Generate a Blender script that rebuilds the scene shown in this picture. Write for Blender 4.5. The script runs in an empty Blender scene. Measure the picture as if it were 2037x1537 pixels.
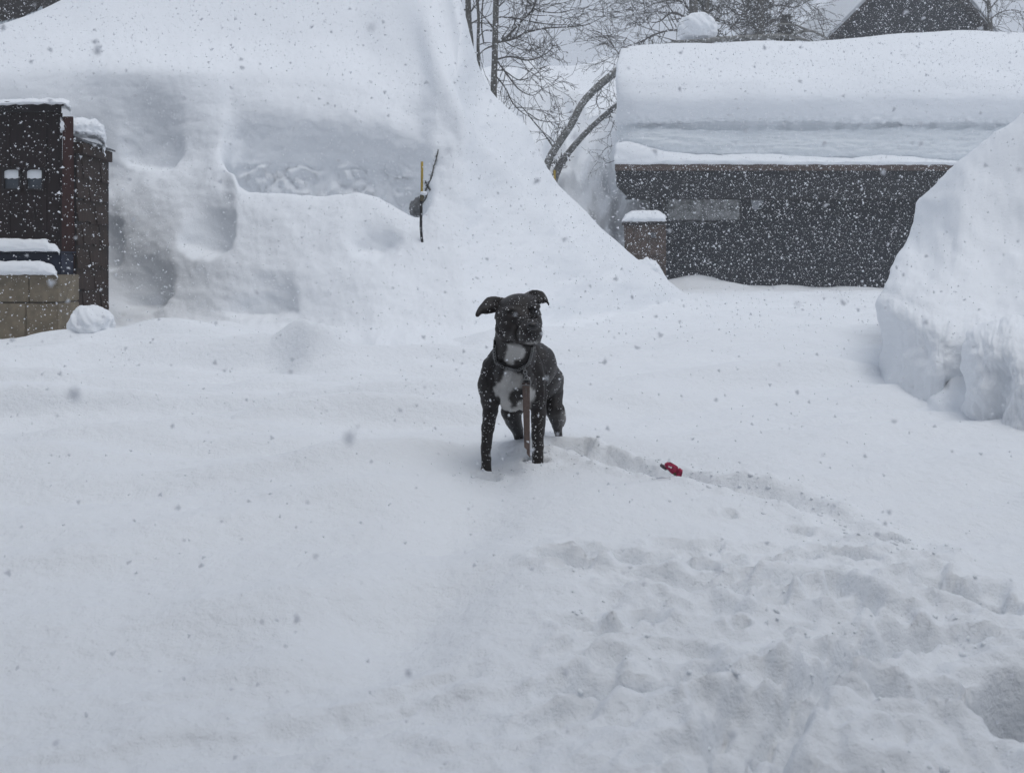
import bpy, bmesh, math, random
import numpy as np
from mathutils import Vector, Matrix
from mathutils.bvhtree import BVHTree

random.seed(7)
rng = np.random.default_rng(11)
S = bpy.context.scene
COL = S.collection
R = math.radians

# ------------------------------------------------------------------ camera, sky, sun, exposure
F, CX, HY, EYE = 1650.0, 1018.5, 520.0, 0.83      # focal length and horizon of the lens, eye height over the yard
cam_d = bpy.data.cameras.new('camera')
cam = bpy.data.objects.new('camera', cam_d)
COL.objects.link(cam)
cam.location = (0, 0, EYE)
cam.rotation_euler = (R(90), 0, 0)
cam_d.sensor_width = 36.0
cam_d.lens = F / 2037 * 36.0
cam_d.shift_y = -(768.5 - HY) / 2037
cam_d.clip_start = 0.05
cam_d.clip_end = 2000
cam_d.dof.use_dof = True
cam_d.dof.focus_distance = 5.0
cam_d.dof.aperture_fstop = cam_d.lens / 4.6
S.camera = cam

SUN_EL, SUN_AZ = 70, 140       # azimuth measured from +Y towards +X
w = bpy.data.worlds.new('World')
S.world = w
w.use_nodes = True
nt = w.node_tree
bg = nt.nodes['Background']
sky = nt.nodes.new('ShaderNodeTexSky')
sky.sky_type = 'NISHITA'
sky.sun_disc = False
sky.sun_elevation = R(SUN_EL)
sky.sun_rotation = R(SUN_AZ)
sky.dust_density = 4.0
hs = nt.nodes.new('ShaderNodeHueSaturation')
hs.inputs['Saturation'].default_value = 0.35
mix = nt.nodes.new('ShaderNodeMixRGB')
mix.inputs['Fac'].default_value = 0.8
mix.inputs['Color2'].default_value = (4.55, 5.1, 6.1, 1)      # even cloud deck
nt.links.new(sky.outputs[0], hs.inputs['Color'])
nt.links.new(hs.outputs[0], mix.inputs['Color1'])
nt.links.new(mix.outputs[0], bg.inputs['Color'])
bg.inputs['Strength'].default_value = 0.1

sun_d = bpy.data.lights.new('sun', 'SUN')
sun_d.energy = 1.15
sun_d.angle = R(30)
sun_d.color = (1.0, 0.99, 0.975)
sun = bpy.data.objects.new('sun', sun_d)
COL.objects.link(sun)
sv = Vector((math.sin(R(SUN_AZ)) * math.cos(R(SUN_EL)), math.cos(R(SUN_AZ)) * math.cos(R(SUN_EL)), math.sin(R(SUN_EL))))
sun.rotation_euler = sv.to_track_quat('Z', 'Y').to_euler()

S.view_settings.view_transform = 'Standard'
S.view_settings.look = 'None'
S.view_settings.exposure = -0.05
S.view_settings.gamma = 1.0
S.view_settings.use_curve_mapping = False
S.render.engine = 'CYCLES'
S.cycles.use_denoising = True
S.cycles.max_bounces = 8
S.cycles.diffuse_bounces = 4
S.cycles.volume_bounces = 2
S.cycles.volume_step_rate = 1.0

# ------------------------------------------------------------------ helpers
def P(px, py, d):
    return Vector(((px - CX) / F * d, d, EYE - (py - HY) / F * d))

def GP(px, py):
    d = F * EYE / (py - HY)
    return ((px - CX) / F * d, d)

def hash2(ix, iy, seed):
    h = (ix.astype(np.int64) * 374761393 + iy.astype(np.int64) * 668265263 + seed * 1442695041) & 0xffffffff
    h = ((h ^ (h >> 13)) * 1274126177) & 0xffffffff
    return ((h ^ (h >> 16)) & 0xffff) / 65535.0

def noise2(x, y, seed=0):
    ix, iy = np.floor(x), np.floor(y)
    fx, fy = x - ix, y - iy
    u, v = fx * fx * fx * (fx * (fx * 6 - 15) + 10), fy * fy * fy * (fy * (fy * 6 - 15) + 10)
    out = 0
    g = []
    for a, b in ((0, 0), (1, 0), (0, 1), (1, 1)):
        an = hash2(ix + a, iy + b, seed) * 2 * np.pi
        g.append(np.cos(an) * (fx - a) + np.sin(an) * (fy - b))
    return ((g[0] * (1 - u) + g[1] * u) * (1 - v) + (g[2] * (1 - u) + g[3] * u) * v) * 1.5

def fbm(x, y, oct=4, seed=0, gain=0.5):
    s, a = 0, 1.0
    for o in range(oct):
        s = s + a * noise2(x * 2 ** o + 17.3 * o, y * 2 ** o - 9.1 * o, seed + o)
        a *= gain
    return s

def cells(x, y, seed=0):
    """F1 distance of a jittered cell pattern: 0 at the middle of each clod"""
    ix, iy = np.floor(x), np.floor(y)
    best = np.full(np.shape(x), 9.0)
    for a in (-1, 0, 1):
        for b in (-1, 0, 1):
            cx = ix + a + hash2(ix + a, iy + b, seed)
            cy = iy + b + hash2(ix + a, iy + b, seed + 77)
            best = np.minimum(best, (cx - x) ** 2 + (cy - y) ** 2)
    return np.sqrt(best)

def sstep(a, b, x):
    t = np.clip((x - a) / (b - a), 0, 1)
    return t * t * (3 - 2 * t)

def poly_dist(X, Y, pts):
    """distance to a polyline and the position along it (0..1)"""
    best = np.full(np.shape(X), 1e9)
    tt = np.zeros(np.shape(X))
    n = len(pts) - 1
    for i in range(n):
        (ax, ay), (bx, by) = pts[i], pts[i + 1]
        dx, dy = bx - ax, by - ay
        t = np.clip(((X - ax) * dx + (Y - ay) * dy) / (dx * dx + dy * dy + 1e-12), 0, 1)
        d = np.hypot(X - ax - t * dx, Y - ay - t * dy)
        m = d < best
        best = np.where(m, d, best)
        tt = np.where(m, (i + t) / n, tt)
    return best, tt

def in_poly(X, Y, pts):
    c = np.zeros(np.shape(X), bool)
    n = len(pts)
    for i in range(n):
        (ax, ay), (bx, by) = pts[i], pts[(i + 1) % n]
        m = ((ay > Y) != (by > Y)) & (X < (bx - ax) * (Y - ay) / (by - ay + 1e-12) + ax)
        c ^= m
    return c

def pchip(ctrl, m):
    """ctrl: (n, ...) samples at 0..n-1 -> m samples per interval, monotone cubic"""
    n = ctrl.shape[0]
    d = np.diff(ctrl, axis=0)
    s = np.zeros_like(ctrl)
    if n > 2:
        a, b = d[:-1], d[1:]
        with np.errstate(divide='ignore', invalid='ignore'):
            hm = np.where(a * b > 0, 2 * a * b / (a + b), 0)
        s[1:-1] = hm
    s[0], s[-1] = d[0], d[-1]
    ms = m if hasattr(m, '__len__') else [m] * (n - 1)
    out = []
    for i in range(n - 1):
        k = ms[i] + (1 if i == n - 2 else 0)
        t = (np.arange(k) / ms[i]).reshape((-1,) + (1,) * (ctrl.ndim - 1))
        h00 = 2 * t ** 3 - 3 * t ** 2 + 1
        h10 = t ** 3 - 2 * t ** 2 + t
        h01 = -2 * t ** 3 + 3 * t ** 2
        h11 = t ** 3 - t ** 2
        out.append(h00 * ctrl[i] + h10 * s[i] + h01 * ctrl[i + 1] + h11 * s[i + 1])
    return np.concatenate(out, 0)

def link(name, me, mat=None, parent=None):
    o = bpy.data.objects.new(name, me)
    COL.objects.link(o)
    if mat is not None and not me.materials:
        me.materials.append(mat)
    if parent is not None:
        o.parent = parent
        o.matrix_parent_inverse = Matrix.Translation(parent.location).inverted()
    return o

def np_mesh(name, verts, faces, smooth=True):
    verts = np.asarray(verts, np.float32)
    faces = np.asarray(faces, np.int32)
    me = bpy.data.meshes.new(name)
    k = faces.shape[1]
    me.vertices.add(len(verts))
    me.vertices.foreach_set('co', verts.ravel())
    me.loops.add(faces.size)
    me.loops.foreach_set('vertex_index', faces.ravel())
    me.polygons.add(len(faces))
    me.polygons.foreach_set('loop_start', np.arange(len(faces), dtype=np.int32) * k)
    me.polygons.foreach_set('loop_total', np.full(len(faces), k, np.int32))
    me.polygons.foreach_set('use_smooth', np.full(len(faces), smooth))
    me.update(calc_edges=True)
    return me

def grid_faces(nr, nc):
    i = np.arange(nr * nc).reshape(nr, nc)
    return np.stack([i[:-1, :-1].ravel(), i[:-1, 1:].ravel(), i[1:, 1:].ravel(), i[1:, :-1].ravel()], 1)

def grid_normals(G):
    du = np.gradient(G, axis=1)
    dv = np.gradient(G, axis=0)
    n = np.cross(du, dv)
    return n / (np.linalg.norm(n, axis=2, keepdims=True) + 1e-9)

def empty(name, loc, label=None, cat=None, group=None):
    o = bpy.data.objects.new(name, None)
    o.empty_display_size = 0.1
    COL.objects.link(o)
    o.location = loc
    tag(o, label, cat, group)
    return o

def tag(o, label=None, cat=None, group=None, kind=None):
    for k, v in (('label', label), ('category', cat), ('group', group), ('kind', kind)):
        if v:
            o[k] = v
    return o

def bm_mesh(name, bm, smooth=False):
    me = bpy.data.meshes.new(name)
    bm.normal_update()
    bm.to_mesh(me)
    bm.free()
    if smooth:
        me.polygons.foreach_set('use_smooth', np.full(len(me.polygons), True))
    return me

def hexa(name, mat, parent, c8, bevel=0.0):
    """box from eight corners: four of the bottom (counter-clockwise from above), four of the top"""
    bm = bmesh.new()
    v = [bm.verts.new(c) for c in c8]
    for f in ((0, 3, 2, 1), (4, 5, 6, 7), (0, 1, 5, 4), (1, 2, 6, 5), (2, 3, 7, 6), (3, 0, 4, 7)):
        bm.faces.new([v[i] for i in f])
    if bevel:
        bmesh.ops.bevel(bm, geom=bm.edges[:], offset=bevel, segments=2, affect='EDGES')
    bmesh.ops.recalc_face_normals(bm, faces=bm.faces[:])
    return link(name, bm_mesh(name, bm), mat, parent)

def box(name, mat, parent, x0, x1, y0, y1, z0, z1, bevel=0.0):
    return hexa(name, mat, parent, [(x0, y0, z0), (x1, y0, z0), (x1, y1, z0), (x0, y1, z0),
                                    (x0, y0, z1), (x1, y0, z1), (x1, y1, z1), (x0, y1, z1)], bevel)

class Tubes:
    def __init__(s, n=5):
        s.v, s.f, s.n = [], [], n
    def add(s, pts, rad):
        n = s.n
        pts = [Vector(p) for p in pts]
        base = len(s.v)
        for i, p in enumerate(pts):
            t = (pts[min(i + 1, len(pts) - 1)] - pts[max(i - 1, 0)]).normalized()
            a = t.cross(Vector((0.3, 1, 0.1))).normalized()
            b = t.cross(a)
            r = rad[i] if hasattr(rad, '__len__') else rad
            for k in range(n):
                an = 2 * math.pi * k / n
                s.v.append(p + a * math.cos(an) * r + b * math.sin(an) * r)
        for i in range(len(pts) - 1):
            for k in range(n):
                q = base + i * n
                s.f.append((q + k, q + (k + 1) % n, q + n + (k + 1) % n, q + n + k))
        s.caps = getattr(s, 'caps', []) + [(base, base + (len(pts) - 1) * n)]
    def mesh(s, name):
        me = bpy.data.meshes.new(name)
        fs = list(s.f)
        for a, b in s.caps:
            fs.append(tuple(a + k for k in range(s.n))[::-1])
            fs.append(tuple(b + k for k in range(s.n)))
        me.from_pydata([tuple(v) for v in s.v], [], fs)
        me.polygons.foreach_set('use_smooth', np.full(len(me.polygons), True))
        me.update()
        return me

# ------------------------------------------------------------------ materials
def mat_new(name):
    m = bpy.data.materials.new(name)
    m.use_nodes = True
    return m, m.node_tree, m.node_tree.nodes['Principled BSDF']

def noise_node(nt, scale, detail=4, rough=0.55, vec=None, dim='3D'):
    n = nt.nodes.new('ShaderNodeTexNoise')
    n.inputs['Scale'].default_value = scale
    n.inputs['Detail'].default_value = detail
    n.inputs['Roughness'].default_value = rough
    if vec is not None:
        nt.links.new(vec, n.inputs['Vector'])
    return n

def snow_mat(name, col=(0.83, 0.855, 0.885), fine=0.35, coarse=0.5, blue=0.0, fs=90, cs=9):
    m, nt, b = mat_new(name)
    tc = nt.nodes.new('ShaderNodeTexCoord')
    v = tc.outputs['Object']
    n1 = noise_node(nt, fs, 5, 0.7, v)
    n2 = noise_node(nt, cs, 6, 0.6, v)
    n3 = noise_node(nt, 1.3, 4, 0.5, v)
    cr = nt.nodes.new('ShaderNodeMapRange')
    cr.inputs['To Min'].default_value = 0.965
    cr.inputs['To Max'].default_value = 1.03
    nt.links.new(n3.outputs[0], cr.inputs['Value'])
    mx = nt.nodes.new('ShaderNodeVectorMath')
    mx.operation = 'SCALE'
    mx.inputs[0].default_value = col
    nt.links.new(cr.outputs[0], mx.inputs['Scale'])
    nt.links.new(mx.outputs[0], b.inputs['Base Color'])
    bu1 = nt.nodes.new('ShaderNodeBump')
    bu1.inputs['Strength'].default_value = fine
    bu1.inputs['Distance'].default_value = 0.006
    bu2 = nt.nodes.new('ShaderNodeBump')
    bu2.inputs['Strength'].default_value = coarse
    bu2.inputs['Distance'].default_value = 0.02
    nt.links.new(n1.outputs[0], bu1.inputs['Height'])
    nt.links.new(n2.outputs[0], bu2.inputs['Height'])
    nt.links.new(bu2.outputs[0], bu1.inputs['Normal'])
    nt.links.new(bu1.outputs[0], b.inputs['Normal'])
    b.inputs['Roughness'].default_value = 0.85
    b.inputs['Specular IOR Level'].default_value = 0.15
    return m

def plain(name, col, rough=0.7, spec=0.3, var=0.25, scale=(8, 8, 8), bump=0.3, dist=0.003, metal=0.0, col2=None):
    m, nt, b = mat_new(name)
    tc = nt.nodes.new('ShaderNodeTexCoord')
    mp = nt.nodes.new('ShaderNodeMapping')
    mp.inputs['Scale'].default_value = scale
    nt.links.new(tc.outputs['Object'], mp.inputs['Vector'])
    n = noise_node(nt, 1.0, 7, 0.65, mp.outputs[0])
    mr = nt.nodes.new('ShaderNodeMapRange')
    mr.inputs['From Min'].default_value = 0.3
    mr.inputs['From Max'].default_value = 0.7
    nt.links.new(n.outputs[0], mr.inputs['Value'])
    mx = nt.nodes.new('ShaderNodeMixRGB')
    c2 = col2 or tuple(c * (1 + var) for c in col)
    mx.inputs['Color1'].default_value = tuple(c * (1 - var) for c in col) + (1,)
    mx.inputs['Color2'].default_value = tuple(c2) + (1,)
    nt.links.new(mr.outputs[0], mx.inputs['Fac'])
    nt.links.new(mx.outputs[0], b.inputs['Base Color'])
    bu = nt.nodes.new('ShaderNodeBump')
    bu.inputs['Strength'].default_value = bump
    bu.inputs['Distance'].default_value = dist
    nt.links.new(n.outputs[0], bu.inputs['Height'])
    nt.links.new(bu.outputs[0], b.inputs['Normal'])
    b.inputs['Roughness'].default_value = rough
    b.inputs['Specular IOR Level'].default_value = spec
    b.inputs['Metallic'].default_value = metal
    return m

M = {}
M['snow'] = snow_mat('snow_yard', fine=0.7, coarse=0.7, fs=95, cs=20)
M['snow_bank'] = snow_mat('snow_bank', fine=0.5, coarse=0.5, fs=60, cs=7)
M['snow_far'] = snow_mat('snow_far', fine=0.2, coarse=0.5, fs=25, cs=4)
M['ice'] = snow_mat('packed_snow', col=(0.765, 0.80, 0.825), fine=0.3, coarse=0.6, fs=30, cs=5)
M['flake'] = snow_mat('snow_flake', col=(0.8, 0.805, 0.82), fine=0, coarse=0)
def flake_mat():
    m, nt, b = mat_new('falling_flake')
    b.inputs['Base Color'].default_value = (0.86, 0.87, 0.89, 1)
    b.inputs['Roughness'].default_value = 0.9
    b.inputs['Specular IOR Level'].default_value = 0.1
    tr = nt.nodes.new('ShaderNodeBsdfTranslucent')
    tr.inputs['Color'].default_value = (0.92, 0.93, 0.95, 1)
    mx = nt.nodes.new('ShaderNodeMixShader')
    mx.inputs['Fac'].default_value = 0.62
    nt.links.new(b.outputs[0], mx.inputs[1]); nt.links.new(tr.outputs[0], mx.inputs[2])
    nt.links.new(mx.outputs[0], nt.nodes['Material Output'].inputs['Surface'])
    return m
M['falling'] = flake_mat()
M['siding'] = plain('dark_siding', (0.008, 0.0115, 0.018), var=0.3, scale=(3, 3, 14))
M['fascia'] = plain('dark_fascia', (0.012, 0.0135, 0.017), var=0.3, scale=(3, 3, 10))
M['rust'] = plain('rusty_edge', (0.085, 0.06, 0.05), var=0.4, scale=(3, 3, 20))
M['shed'] = plain('shed_boards', (0.015, 0.0078, 0.0078), var=0.4, scale=(20, 20, 2))
M['post'] = plain('red_brown_post', (0.042, 0.016, 0.0135), var=0.3, scale=(30, 30, 2.5))
M['shingle'] = plain('weathered_shingle', (0.034, 0.020, 0.0145), var=0.5, scale=(40, 40, 5), dist=0.004, bump=0.6)
M['brown'] = plain('brown_shingle', (0.075, 0.052, 0.042), var=0.4, scale=(6, 6, 10))
M['roofing'] = plain('roof_metal', (0.10, 0.105, 0.115), rough=0.5)
M['trim'] = plain('dark_trim', (0.02, 0.016, 0.017))
M['block'] = plain('tan_block', (0.195, 0.162, 0.115), var=0.3, scale=(9, 9, 9), dist=0.004, bump=0.5)
M['mortar'] = plain('mortar', (0.09, 0.08, 0.06))
M['tarp'] = plain('navy_tarp', (0.008, 0.013, 0.034), rough=0.5, var=0.3, scale=(6, 6, 20))
M['yellow'] = plain('yellow_paint', (0.36, 0.255, 0.05), var=0.3, scale=(60, 60, 30))
M['black'] = plain('black_rubber', (0.012, 0.011, 0.011), rough=0.6)
M['bark'] = plain('grey_bark', (0.075, 0.07, 0.062), var=0.45, scale=(14, 14, 5), dist=0.01, bump=0.6, col2=(0.15, 0.145, 0.13))
M['twig'] = plain('twig_bark', (0.08, 0.076, 0.072), var=0.4, scale=(10, 10, 10))  # bark colour lightened so the twigs fade as if in haze
M['birch'] = plain('mossy_bark', (0.085, 0.083, 0.075), var=0.5, scale=(9, 9, 9), dist=0.012, bump=0.7, col2=(0.30, 0.30, 0.285))
M['needle'] = plain('needles', (0.022, 0.032, 0.027), var=0.4, scale=(8, 8, 8))
M['conifer'] = plain('grey_green_needles', (0.05, 0.058, 0.048), var=0.35, scale=(6, 6, 6))
M['rock'] = plain('grey_rock', (0.16, 0.165, 0.17), var=0.4, scale=(12, 12, 12), dist=0.02, bump=0.8)
M['strap'] = plain('leather_strap', (0.145, 0.105, 0.09), rough=0.55, var=0.25, scale=(60, 60, 60))
M['metal'] = plain('dull_steel', (0.30, 0.30, 0.30), rough=0.4, metal=0.7)
M['pink'] = plain('red_pink_fabric', (0.36, 0.035, 0.085), rough=0.8, var=0.3, scale=(60, 60, 60), bump=0.6)
M['olive'] = plain('olive_fabric', (0.10, 0.085, 0.05), rough=0.8)
M['grey_cloth'] = plain('grey_fabric', (0.14, 0.12, 0.135), rough=0.8)
M['nose'] = plain('dog_nose', (0.012, 0.011, 0.012), rough=0.4, spec=0.5, scale=(200, 200, 200))
M['eye'] = plain('dog_eye', (0.006, 0.005, 0.005), rough=0.08, spec=0.6, bump=0)
M['icicle'] = plain('icicle_ice', (0.55, 0.6, 0.64), rough=0.15, spec=0.5, var=0.2, scale=(10, 10, 3))

def glass_mat():
    m, nt, b = mat_new('window_glass')
    b.inputs['Base Color'].default_value = (0.03, 0.035, 0.04, 1)
    b.inputs['Roughness'].default_value = 0.06
    b.inputs['Specular IOR Level'].default_value = 1.0
    b.inputs['IOR'].default_value = 2.2
    return m
M['glass'] = glass_mat()
M['grey_paint'] = plain('grey_house_paint', (0.10, 0.105, 0.112), var=0.2, scale=(1, 1, 6))

# ------------------------------------------------------------------ the yard
TRACK = [GP(*p) for p in ((1100, 892), (1180, 905), (1240, 925), (1320, 945), (1400, 966), (1480, 975), (1560, 988), (1620, 1008), (1700, 1040), (1770, 1068), (1830, 1085))]
TRENCH = [  # pixel polyline, width, depth
    (((1150, 1105), (1300, 1128), (1450, 1135), (1540, 1108), (1600, 1108)), 0.045, 0.030),
    (((1210, 1160), (1330, 1175), (1420, 1185), (1560, 1190)), 0.04, 0.022),
    (((1140, 1372), (1250, 1368), (1330, 1372), (1400, 1362)), 0.045, 0.034),
    (((1560, 1180), (1640, 1170), (1720, 1205)), 0.05, 0.032),
    (((1860, 1168), (1920, 1190), (1990, 1205)), 0.045, 0.045),
    (((1430, 1600), (1440, 1500), (1480, 1440), (1540, 1390)), 0.034, 0.045),
    (((1525, 1620), (1535, 1500), (1565, 1430), (1640, 1370), (1745, 1300), (1850, 1262), (1950, 1270)), 0.036, 0.05),
    (((0, 1515), (400, 1455), (800, 1400), (1100, 1380), (1300, 1352)), 0.05, 0.010),
    (((700, 1400), (850, 1345), (930, 1330)), 0.03, 0.010),
]
PITS = [  # px, py, radius, depth
    (1745, 1060, 0.07, 0.05), (1580, 1046, 0.035, 0.035), (1455, 1028, 0.03, 0.022), (1665, 1380, 0.03, 0.03),
    (1780, 1400, 0.045, 0.03), (1860, 1390, 0.045, 0.032), (1395, 1430, 0.03, 0.02), (1275, 1245, 0.05, 0.025),
    (1120, 890, 0.10, 0.05), (1040, 902, 0.05, 0.035), (1150, 893, 0.07, 0.04), (967, 938, 0.045, 0.045), (1070, 920, 0.05, 0.045),
    (1470, 1270, 0.03, 0.028), (1575, 1272, 0.022, 0.025), (1420, 1240, 0.06, 0.02), (1620, 1330, 0.05, 0.025), (1700, 1210, 0.06, 0.03),
]
DIST = [GP(*p) for p in ((1130, 1095), (1300, 1090), (1500, 1080), (1700, 1050), (1840, 1090), (1960, 1160), (2100, 1250), (2300, 1400), (2300, 1900), (1420, 1900), (1300, 1560), (1140, 1460), (1090, 1380), (1120, 1200))]
BERM = [GP(*p) for p in ((-500, 760), (-200, 750), (0, 742), (150, 728), (350, 722), (560, 716), (640, 726))]

_r = random.Random(21)
DENTS = []
while len(DENTS) < 62:
    gx, gy = _r.uniform(0.05, 1.7), _r.uniform(1.25, 2.45)
    if in_poly(np.array([gx]), np.array([gy]), DIST)[0]:
        sc_ = _r.uniform(0.5, 1.0)
        DENTS.append((gx, gy, 0.095 * sc_, 0.042 * sc_, _r.gauss(0.15, 0.5), 0.034 * sc_ * _r.uniform(0.6, 1.2)))
SWELLS = [([GP(*p) for p in pts], w_, a_) for pts, w_, a_ in (
    (((1000, 945), (900, 1080), (800, 1200), (690, 1360)), 0.17, -0.05),
    (((-100, 860), (150, 885), (330, 875), (480, 850), (640, 826), (800, 815)), 0.20, 0.055),
    (((-100, 960), (200, 925), (430, 905), (600, 900)), 0.17, -0.035),
    (((560, 950), (700, 925), (830, 900), (930, 885)), 0.13, 0.035),
    (((-100, 800), (100, 805), (350, 800), (560, 778), (700, 780)), 0.20, 0.05),
    (((500, 1010), (700, 985), (850, 960)), 0.12, 0.022),
    (((-500, 694), (0, 690), (120, 686), (230, 680)), 0.42, 0.085),
    (((620, 1180), (850, 1120), (1050, 1080)), 0.14, 0.03),
    (((1200, 700), (1450, 690), (1700, 680)), 0.35, 0.05),
    (((1180, 790), (1350, 770), (1600, 745)), 0.25, 0.04),
    (((-100, 1120), (200, 1090), (450, 1040)), 0.13, 0.02),
    (((300, 1350), (600, 1290), (760, 1260)), 0.09, 0.016))]

def ground_h(X, Y):
    h = 0.10 * sstep(8, 22, Y) * np.ones_like(X)
    h = h + 0.055 * fbm(X * 0.22 + 3, Y * 0.3, 3, 5) * sstep(2.5, 7, Y) * (1 - sstep(60, 200, np.abs(Y)))
    u = X * 0.97 + Y * 0.23
    v = Y * 0.97 - X * 0.23
    drift = fbm(u * 0.35, v * 1.25, 3, 21)
    h = h + 0.21 * np.maximum(drift, -0.3) * sstep(2.0, 4.5, Y) * (1 - sstep(10, 14, Y)) * (1 - 0.6 * sstep(-1, 1.5, X))
    h = h + 0.05 * fbm(u * 0.7, v * 1.5, 3, 31)
    h = h + 0.0045 * fbm(X * 5, Y * 7, 3, 41) + 0.0022 * fbm(X * 20, Y * 30, 2, 43) * (Y < 5)
    calm = np.exp(-((X - 0.05) ** 2 + (Y - 3.55) ** 2) / 0.45)
    h = h * (1 - calm) + (-0.018 + 0.024 * sstep(-0.06, 0.08, X)) * calm
    # long low ridge thrown up by a plough, left of the dog
    d, t = poly_dist(X, Y, BERM)
    bw = 0.24 + 0.1 * noise2(X * 1.3, Y * 1.3, 3)
    h = h + (0.23 + 0.03 * t) * np.exp(-np.abs(d / bw) ** 1.6)
    lx, ly = GP(615, 728)
    h = h + 0.09 * np.exp(-(((X - lx) / 0.16) ** 2 + ((Y - ly) / 0.25) ** 2)) * (1 + 0.4 * noise2(X * 5, Y * 5, 9))
    lx, ly = GP(835, 690)
    h = h + 0.04 * np.exp(-(((X - lx) / 0.12) ** 2 + ((Y - ly) / 0.15) ** 2))
    for pts, w_, a_ in SWELLS:
        d, t = poly_dist(X, Y, pts)
        h = h + 1.7 * a_ * np.exp(-(d / w_) ** 2) * np.sin(np.pi * np.clip(t, 0.04, 0.96)) ** 0.6
    # tyre-packed bands in front of the dark building
    far = sstep(12, 14, Y) * (1 - sstep(22, 24, Y))
    h = h + far * (0.035 * noise2(X * 0.3, Y * 1.6, 55) + 0.03 * np.maximum(0, noise2(X * 0.9, Y * 1.2, 56)))
    bank = np.exp(-((Y - 22.6) / 0.8) ** 2) * sstep(2, 4, X)
    h = h + bank * (0.03 + 0.30 * np.exp(-((X - 5.0) / 0.9) ** 2) + 0.10 * np.maximum(0, noise2(X * 0.5, Y, 57)))
    # near the camera: tracks, churned snow, a boot hole
    n = (Y > 0.8) & (Y < 6) & (np.abs(X) < 4)
    x, y = X[n], Y[n]
    hn = np.zeros_like(x)
    wob = 0.02 * fbm(x * 9, y * 9, 3, 61)
    d, t = poly_dist(x, y, TRACK)
    tw = 0.055 + 0.03 * noise2(x * 5, y * 5, 62)
    hn -= (0.052 + 0.024 * noise2(x * 8, y * 8, 63)) * (1 - 0.6 * sstep(0.45, 0.8, t)) * (1 - sstep(tw * 0.5, tw * 1.5, d + wob))
    hn += 0.014 * np.exp(-((d - 0.11) / 0.035) ** 2) * (1 + noise2(x * 14, y * 14, 64))
    for pts, wd, dp in TRENCH:
        d, t = poly_dist(x, y, [GP(*p) for p in pts])
        env = np.sin(np.pi * np.clip(t, 0.06, 0.94)) ** 0.5
        hn -= 1.7 * dp * env * (1 - sstep(wd * 0.6, wd * 1.25, d + wob * 0.8))
        hn += dp * 0.35 * env * np.exp(-((d - wd * 1.7) / (wd * 0.6)) ** 2) * (1 + 1.2 * noise2(x * 18, y * 18, 65))
    for px, py, r, dp in PITS:
        gx, gy = GP(px, py)
        d = np.hypot(x - gx, y - gy) + wob
        hn -= 1.3 * dp * (1 - sstep(r * 0.5, r * 1.2, d))
        hn += dp * 0.3 * np.exp(-((d - r * 1.4) / (r * 0.4)) ** 2)
    # churned area
    ins = in_poly(x, y, DIST).astype(float)
    cxs = np.array([p[0] for p in DIST]); cys = np.array([p[1] for p in DIST])
    de, _ = poly_dist(x, y, DIST + [DIST[0]])
    mask = np.where(ins > 0, sstep(-0.02, 0.10, de + 0.08 * noise2(x * 6, y * 6, 70)), 0.35 * (1 - sstep(0, 0.12, de)))
    big = fbm(x * 2.6, y * 3.2, 3, 71)
    mid = fbm(x * 7, y * 7, 3, 72)
    c1 = cells(x * 9 + 0.8 * mid, y * 9, 73)
    c2 = cells(x * 22, y * 22 + mid, 74)
    clod = np.sqrt(np.clip(1 - (c1 / 0.6) ** 2, 0, 1)) * 0.55 * np.clip(noise2(x * 3, y * 3, 75) * 2 + 0.5, 0, 1)
    clod2 = np.sqrt(np.clip(1 - (c2 / 0.55) ** 2, 0, 1)) * 0.5 * np.clip(noise2(x * 5, y * 5, 76) * 2 + 0.4, 0, 1)
    b1 = np.abs(fbm(x * 2.4, y * 3.4, 2, 171)); b2 = np.abs(fbm(x * 6.2, y * 8.2, 2, 172)); b3 = np.abs(fbm(x * 15, y * 19, 2, 173))
    hn += mask * (0.034 * b1 + 0.018 * b2 + 0.010 * b3 - 0.016 + 0.016 * big - 0.012 * np.abs(fbm(x * 5, y * 5, 3, 78)) + 0.016 * clod + 0.012 * clod2 - 0.004)
    for gx, gy, a_, b_, an, dp in DENTS:
        m = (np.abs(x - gx) < 0.22) & (np.abs(y - gy) < 0.22)
        xx, yy_ = x[m] - gx, y[m] - gy
        ca, sa = math.cos(an), math.sin(an)
        q = np.hypot((xx * ca + yy_ * sa) / a_, (-xx * sa + yy_ * ca) / b_) + 6 * wob[m]
        hn[m] -= dp * (1 - sstep(0.65, 1.12, q))
        hn[m] += dp * 0.28 * np.exp(-((q - 1.35) / 0.25) ** 2)
    # thrown crumbs left of the churned area
    crumb = (1 - sstep(1.3, 2.2, y)) * (1 - ins)
    hn += crumb * 0.010 * fbm(x * 9, y * 12, 3, 77) * sstep(-0.9, 0.3, x + 0.4)
    # boot hole at the right edge
    bx, by = 1.035, 1.51
    dd = np.sqrt(((x - bx) / 0.185) ** 2 + ((y - by) / 0.165) ** 2) + 0.10 * noise2(x * 12, y * 12, 81)
    hn -= 0.42 * (1 - sstep(0.84, 1.04, dd))
    hn += 0.018 * np.exp(-((dd - 1.25) / 0.18) ** 2)
    h[n] += hn
    return h

def gz(x, y):
    return float(ground_h(np.array([float(x)]), np.array([float(y)]))[0])

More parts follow.
